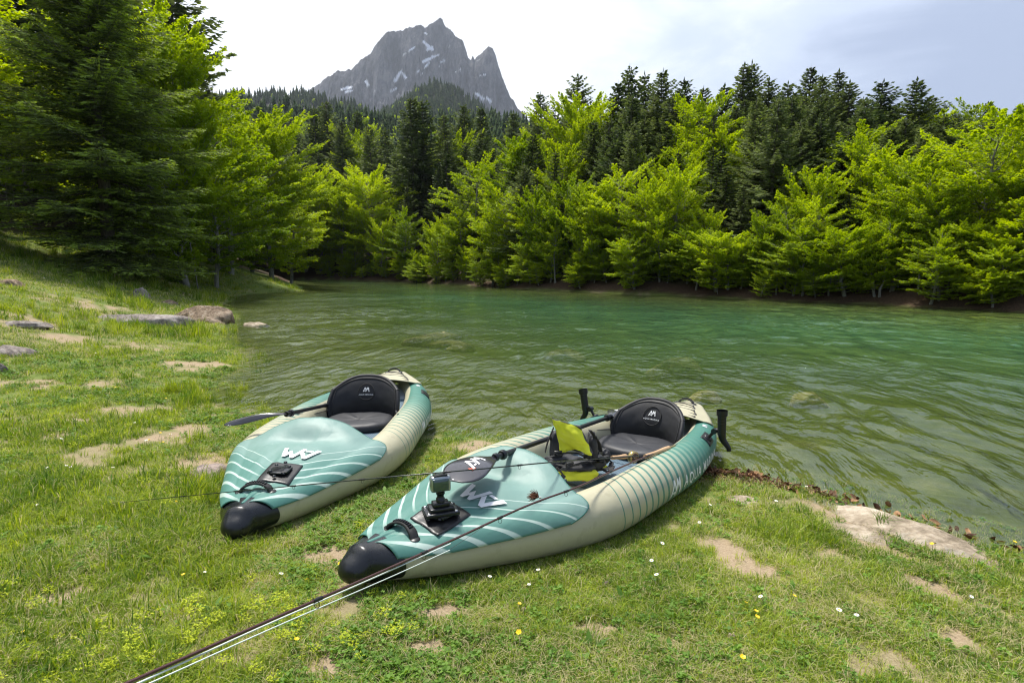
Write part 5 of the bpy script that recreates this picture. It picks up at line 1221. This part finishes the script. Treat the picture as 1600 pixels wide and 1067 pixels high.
def leafy(seed, n, size, spread, h, m, up=.8):
    q = np.random.RandomState(seed); VV = []; tint = []
    for i in range(n):
        a = q.rand() * 6.283; rr = spread * math.sqrt(q.rand()); c = np.array([rr * math.cos(a), rr * math.sin(a), h * (.3 + .7 * q.rand())])
        for k in range(3):
            b = a + k * 2.09 + q.rand() * .4; d = norm(np.array([math.cos(b), math.sin(b), q.normal(0, .3)])); nn = norm(np.array([0, 0, up]) + q.normal(0, .35, 3)); s_ = norm(np.cross(d, nn)); sz = size * (.7 + .6 * q.rand())
            VV.append([c, c + d * sz * .55 - s_ * sz * .42, c + d * sz, c + d * sz * .55 + s_ * sz * .42]); tint += [q.rand()] * 4
    V = np.array(VV).reshape(-1, 3); return mesh('leafy_plant', V, np.arange(len(V)).reshape(-1, 4), M[m], False, dict(tint=tint))
def rosette(seed, n, L_, wd):
    q = np.random.RandomState(seed); VV = []; tint = []
    for i in range(n):
        b = i * 2.4 + q.rand() * .5; d = np.array([math.cos(b), math.sin(b), 0]); s_ = np.array([-d[1], d[0], 0]); l = L_ * (.6 + .6 * q.rand()); up = q.uniform(.15, .7)
        VV.append([d * .004, d * l * .55 - s_ * wd + [0, 0, l * up * .55], d * l + [0, 0, l * up * .6], d * l * .55 + s_ * wd + [0, 0, l * up * .55]]); tint += [q.rand()] * 4
    V = np.array(VV).reshape(-1, 3); return mesh('rosette', V, np.arange(len(V)).reshape(-1, 4), M['clover'], False, dict(tint=tint))
GC = src_collection('meadow', [tuft(1, 24, .040, .045, .0016, .12, .9), tuft(2, 26, .055, .05, .0018, .06, .8), tuft(3, 20, .075, .035, .0020, .08, .7), tuft(4, 22, .045, .05, .0017, .55, 1.0),
                               leafy(5, 22, .011, .05, .028, 'clover'), leafy(6, 16, .016, .05, .03, 'clover'), leafy(7, 30, .006, .028, .055, 'yflower', .9), rosette(8, 9, .07, .009), tuft(9, 34, .13, .04, .0022, .06, .7)])
def in_hull(x, y, margin):
    m = np.zeros(len(x), bool)
    for K, nose, yaw in ((K1, (-1.495, 2.96), 1.547), (K2, (-.722, 2.448), .891)):
        dx, dy = x - nose[0], y - nose[1]; lx = dx * math.cos(yaw) + dy * math.sin(yaw); ly = -dx * math.sin(yaw) + dy * math.cos(yaw)
        m |= (lx > 0) & (lx < KL) & (np.abs(ly) < sp(np.clip(lx, 0, KL), KB, KBv) - margin)
    return m
def build_grass():
    n = 215000; q = np.random.RandomState(77)
    r = np.exp(q.uniform(math.log(1.25), math.log(46), n)); th = np.where(q.rand(n) < .78, q.uniform(-.82, .80, n), np.where(q.rand(n) < .6, q.uniform(-1.45, -.8, n), q.uniform(.78, 1.45, n))); x = r * np.sin(th); y = r * np.cos(th)
    k = (sdist(x, y) > -.45); x, y, r = x[k], y[k], r[k]; z = height(x, y); d = sdist(x, y)
    dm = dirtmask(x, y); cl = fbm(x * .7, y * .7, 301, 4); sp_ = fbm(x * 1.4, y * 1.4, 305, 3)
    keep = (q.rand(len(x)) > ss(dm, .05, .95) * .96) & ((d > .02) | (q.rand(len(x)) < .35)) & (z > -.06) & ~in_hull(x, y, .10) & (q.rand(len(x)) > ss(z, 2.7, 3.5) * .9) & (farw(x, y) < .5)
    keep &= q.rand(len(x)) < .35 + .65 * ss(fbm(x * 3.1, y * 3.1, 309, 3), -.35, .25)
    x, y, z, r, d, dm, cl, sp_ = [a[keep] for a in (x, y, z, r, d, dm, cl, sp_)]; m = len(x)
    u = q.rand(m); idx = np.where(u < .40, 0, np.where(u < .72, 1, 3))
    dens = cl > .10; idx = np.where((u > .74) & dens, 2, idx); idx = np.where((q.rand(m) < .34 * ss(cl, .15, -.2) * np.where(x < -.2, .9, .22)) & (r < 12), q.randint(4, 6, m), idx)
    yl = (sp_ > .12) & (x < .2 + .0 * y) & (r < 9); idx = np.where(yl & (q.rand(m) < .045), 6, idx); idx = np.where((q.rand(m) < .006) & (r < 9), 7, idx)
    tall = (fbm(x * .55, y * .55, 311, 3) > .28) & (q.rand(m) < .16); idx = np.where(tall, 8, idx)
    dry = fbm(x * .6, y * .6, 313, 4) + .5 * dm + .18; idx = np.where((dry > .2) & (q.rand(m) < .55) & (idx < 2), 3, idx)
    sc = (.55 + .55 * q.rand(m)) * (1 + .5 * ss(cl, 0, .6)) * np.clip(.85 + r / 13, .9, 3.6) * (1 - .35 * np.clip(dm, 0, 1)); sc = np.where(d < 0.05, sc * .7, sc); sc = np.where((idx == 6), np.minimum(sc, 1.25), sc)
    sc = np.where(in_hull(x, y, -.10), sc * .6, sc)
    rot = np.stack([q.normal(0, .15, m), q.normal(0, .15, m), q.rand(m) * 6.283], 1)
    scatter('grass', np.stack([x, y, z], 1), idx, rot, sc, GC, kind='stuff', label='short meadow grass with clover and tiny yellow flower heads')
build_grass()

# dead leaves washed up along the right shore, twigs
def dead_leaf(seed):
    q = np.random.RandomState(seed); n = 6; V = []; F = []
    t = np.linspace(0, 1, n); w_ = .014 * np.sin(t * PI) ** .8 + .0008; c = np.stack([t * .06 - .03, 0 * t, .008 * np.sin(t * 4 + q.rand() * 3)], 1); fold = q.uniform(.2, .9)
    for i in range(n): V += [c[i] + [0, -w_[i], fold * w_[i]], c[i], c[i] + [0, w_[i], fold * w_[i]]]
    F = np.array([[i * 3 + j, (i + 1) * 3 + j, (i + 1) * 3 + j + 1, i * 3 + j + 1] for i in range(n - 1) for j in range(2)])
    return mesh('dead_leaf', V, F, M['deadleaf'], False, dict(tint=np.full(len(V), q.rand())))
M['deadleaf'] = leaf_mat('dead_leaves', (.07, .035, .018), (.42, .24, .12), trans=.1, seedw=.9)
def litter():
    q = np.random.RandomState(9); pts = np.array([tuple(at_z(u, v, 0))[:2] for u, v in near_px[:7]]); seg = np.linalg.norm(np.diff(pts, axis=0), axis=1); s = np.concatenate([[0], np.cumsum(seg)])
    n = 2600; t = q.rand(n) * s[-1]; px = np.interp(t, s, pts[:, 0]); py = np.interp(t, s, pts[:, 1]); heap = ss(fbm(t * 1.3, t * 0, 15, 3), -.25, .35)
    px2 = px + q.normal(0, .035 + .05 * heap, n); py2 = py + q.normal(0, .035 + .05 * heap, n) - .03
    keep = q.rand(n) < (.14 + .86 * heap) * (.22 + .78 * ss(t / s[-1], .42, .7)); px2, py2, heap = px2[keep], py2[keep], heap[keep]
    sdv = sdist(px2, py2); z = np.maximum(height(px2, py2), 0.002) + q.rand(len(px2)) * .030 * heap * np.exp(-(np.abs(sdv) / .08) ** 2); m = len(px2)
    COLL = src_collection('leaf', [dead_leaf(i) for i in range(5)])
    # a few strays in the shallows and on the grass
    scatter('leaf_litter', np.stack([px2, py2, z], 1), q.randint(0, 5, m), np.stack([q.normal(0, .5, m), q.normal(0, .5, m), q.rand(m) * 6.28], 1), .6 + .7 * q.rand(m), COLL, kind='stuff', label='brown dead leaves washed up along the right shore')
litter()
def twig(u0, v0, u1, v1, r, label):
    a, b = np.array(at_g(u0, v0)), np.array(at_g(u1, v1)); q = np.random.RandomState(int(u0)); P_ = np.linspace(a, b, 7); P_[1:-1] += q.normal(0, .012, (5, 3)); P_[:, 2] = [hz(p[0], p[1]) + r * 2 + .004 for p in P_]
    m = MB(); m.tube(P_ - a, np.linspace(r, r * .4, 7), 7); o = m.obj('twig', M['fir_bark'], None); o.location = a; o['label'] = label; o['category'] = 'twig'
twig(1242, 828, 1252, 838, .006, 'short brown twig in grass left of the sandy rock hump')
twig(1418, 985, 1442, 1000, .004, 'thin pale twig by the bare patch at lower right')
twig(1398, 997, 1410, 1000, .006, 'short thick twig in the lower right grass')

# flowers
def flower(kind, u, v, label, group):
    c = at_g(u, v); h = rnd.uniform(.035, .06); F = empty(kind, (c.x, c.y, c.z), rnd.uniform(0, 6), label=label, category='flower', group=group)
    pet, cen, stem = FL[kind]; s = rnd.uniform(.85, 1.25) * (1 + max(0, math.hypot(c.x, c.y) - 4) * .04)
    F.scale = (s, s, s); F.rotation_euler = (rnd.uniform(-.4, .4), rnd.uniform(-.4, .4), rnd.uniform(0, 6))
    link('petals', pet, F); link('centre', cen, F); link('stem', stem, F)
def flower_meshes(kind):
    b = MB(); n = 13 if kind == 'daisy' else 5; H = .055
    for k in range(n):
        a = k * 2 * PI / n; d = np.array([math.cos(a), math.sin(a), .12 if kind == 'daisy' else .5]); s_ = np.array([-math.sin(a), math.cos(a), 0])
        L_, wv = (.0105, .0022) if kind == 'daisy' else (.010, .0055); o = np.array([0, 0, H])
        b.add([o, o + d * L_ * .6 - s_ * wv, o + d * L_, o + d * L_ * .6 + s_ * wv], [[0, 1, 2, 3]])
    pm = b.mesh('petals', M['petal_w'] if kind == 'daisy' else M['petal_y'], False); b = MB(); b.lathe([(0, .003), (.003, .002), (.004, 0)], (0, 0, H), n=8); cm = b.mesh('centre', M['petal_y']); b = MB(); b.tube([(0, 0, -.01), (.003, 0, H * .5), (0, 0, H)], .0009, 5, False); return pm, cm, b.mesh('stem', M['stemg'])
M['petal_w'] = simple('white_petals', (.80, .80, .78), .6); M['petal_y'] = simple('yellow_petals', (.80, .56, .01), .5); M['stemg'] = simple('green_stem', (.08, .16, .03), .6)
FL = {k: flower_meshes(k) for k in ('daisy', 'buttercup')}
DA = [(60, 798), (434, 919), (318, 911), (737, 895), (762, 921), (826, 929), (843, 911), (834, 878), (174, 745), (117, 739), (101, 738), (80, 740), (94, 696), (213, 668), (232, 700), (305, 650), (265, 690), (350, 688), (340, 692), (1018, 892), (1031, 918), (1196, 952), (1210, 797), (1250, 778), (1259, 773), (1103, 800), (1094, 830), (1338, 981), (1305, 975), (1512, 944), (1030, 862), (245, 598), (130, 567), (150, 557), (60, 448), (110, 450), (70, 440), (165, 452), (130, 458), (95, 455), (205, 470), (190, 446), (240, 480), (300, 520)]
BU = [(292, 916), (41, 1012), (460, 1025), (485, 925), (272, 795), (253, 700), (238, 698), (253, 687), (170, 594), (180, 613), (257, 632), (247, 688), (10, 482), (75, 515), (25, 460), (8, 420), (14, 418), (160, 456), (92, 447), (112, 447), (125, 462), (1175, 977), (1172, 982), (1161, 961), (1155, 1052), (1235, 949), (1463, 869), (1460, 865), (810, 963), (815, 1008), (600, 896), (533, 900), (205, 590), (30, 493), (5, 505), (280, 505), (215, 463), (1579, 862)]
def where(u, v):
    if v < 530: return 'high on the left meadow'
    if u < 330: return 'in the left meadow' if v < 720 else 'in the near grass left of the kayaks'
    if u < 640: return 'near the fly lines at the bottom' if v > 880 else 'beside the left kayak'
    if u < 1000: return 'in the shaded grass below the right kayak'
    return 'in the grass right of the kayaks' if v < 900 else 'in the lower right grass'
for u, v in DA: flower('daisy', u, v, 'small white daisy ' + where(u, v), 'white daisies ' + where(u, v))
for u, v in BU: flower('buttercup', u, v, 'small yellow buttercup ' + where(u, v), 'yellow buttercups ' + where(u, v))

# ------------------------------------------------------------------ air
def haze():
    b = MB(); b.box((0, 0, 740), (3290, 3290, 746)); me = b.mesh('haze', None, False); o = link('haze', me, None, kind='stuff', label='thin pale mountain air')
    m = bpy.data.materials.new('thin_air'); m.use_nodes = True; t = m.node_tree; t.nodes.clear(); v = N(t, 'ShaderNodeVolumePrincipled'); v.inputs['Color'].default_value = (.80, .88, 1.0, 1); v.inputs['Density'].default_value = .000085; v.inputs['Anisotropy'].default_value = .3
    out = N(t, 'ShaderNodeOutputMaterial'); Lk(t, v.outputs[0], out.inputs['Volume']); me.materials.append(m)
haze()
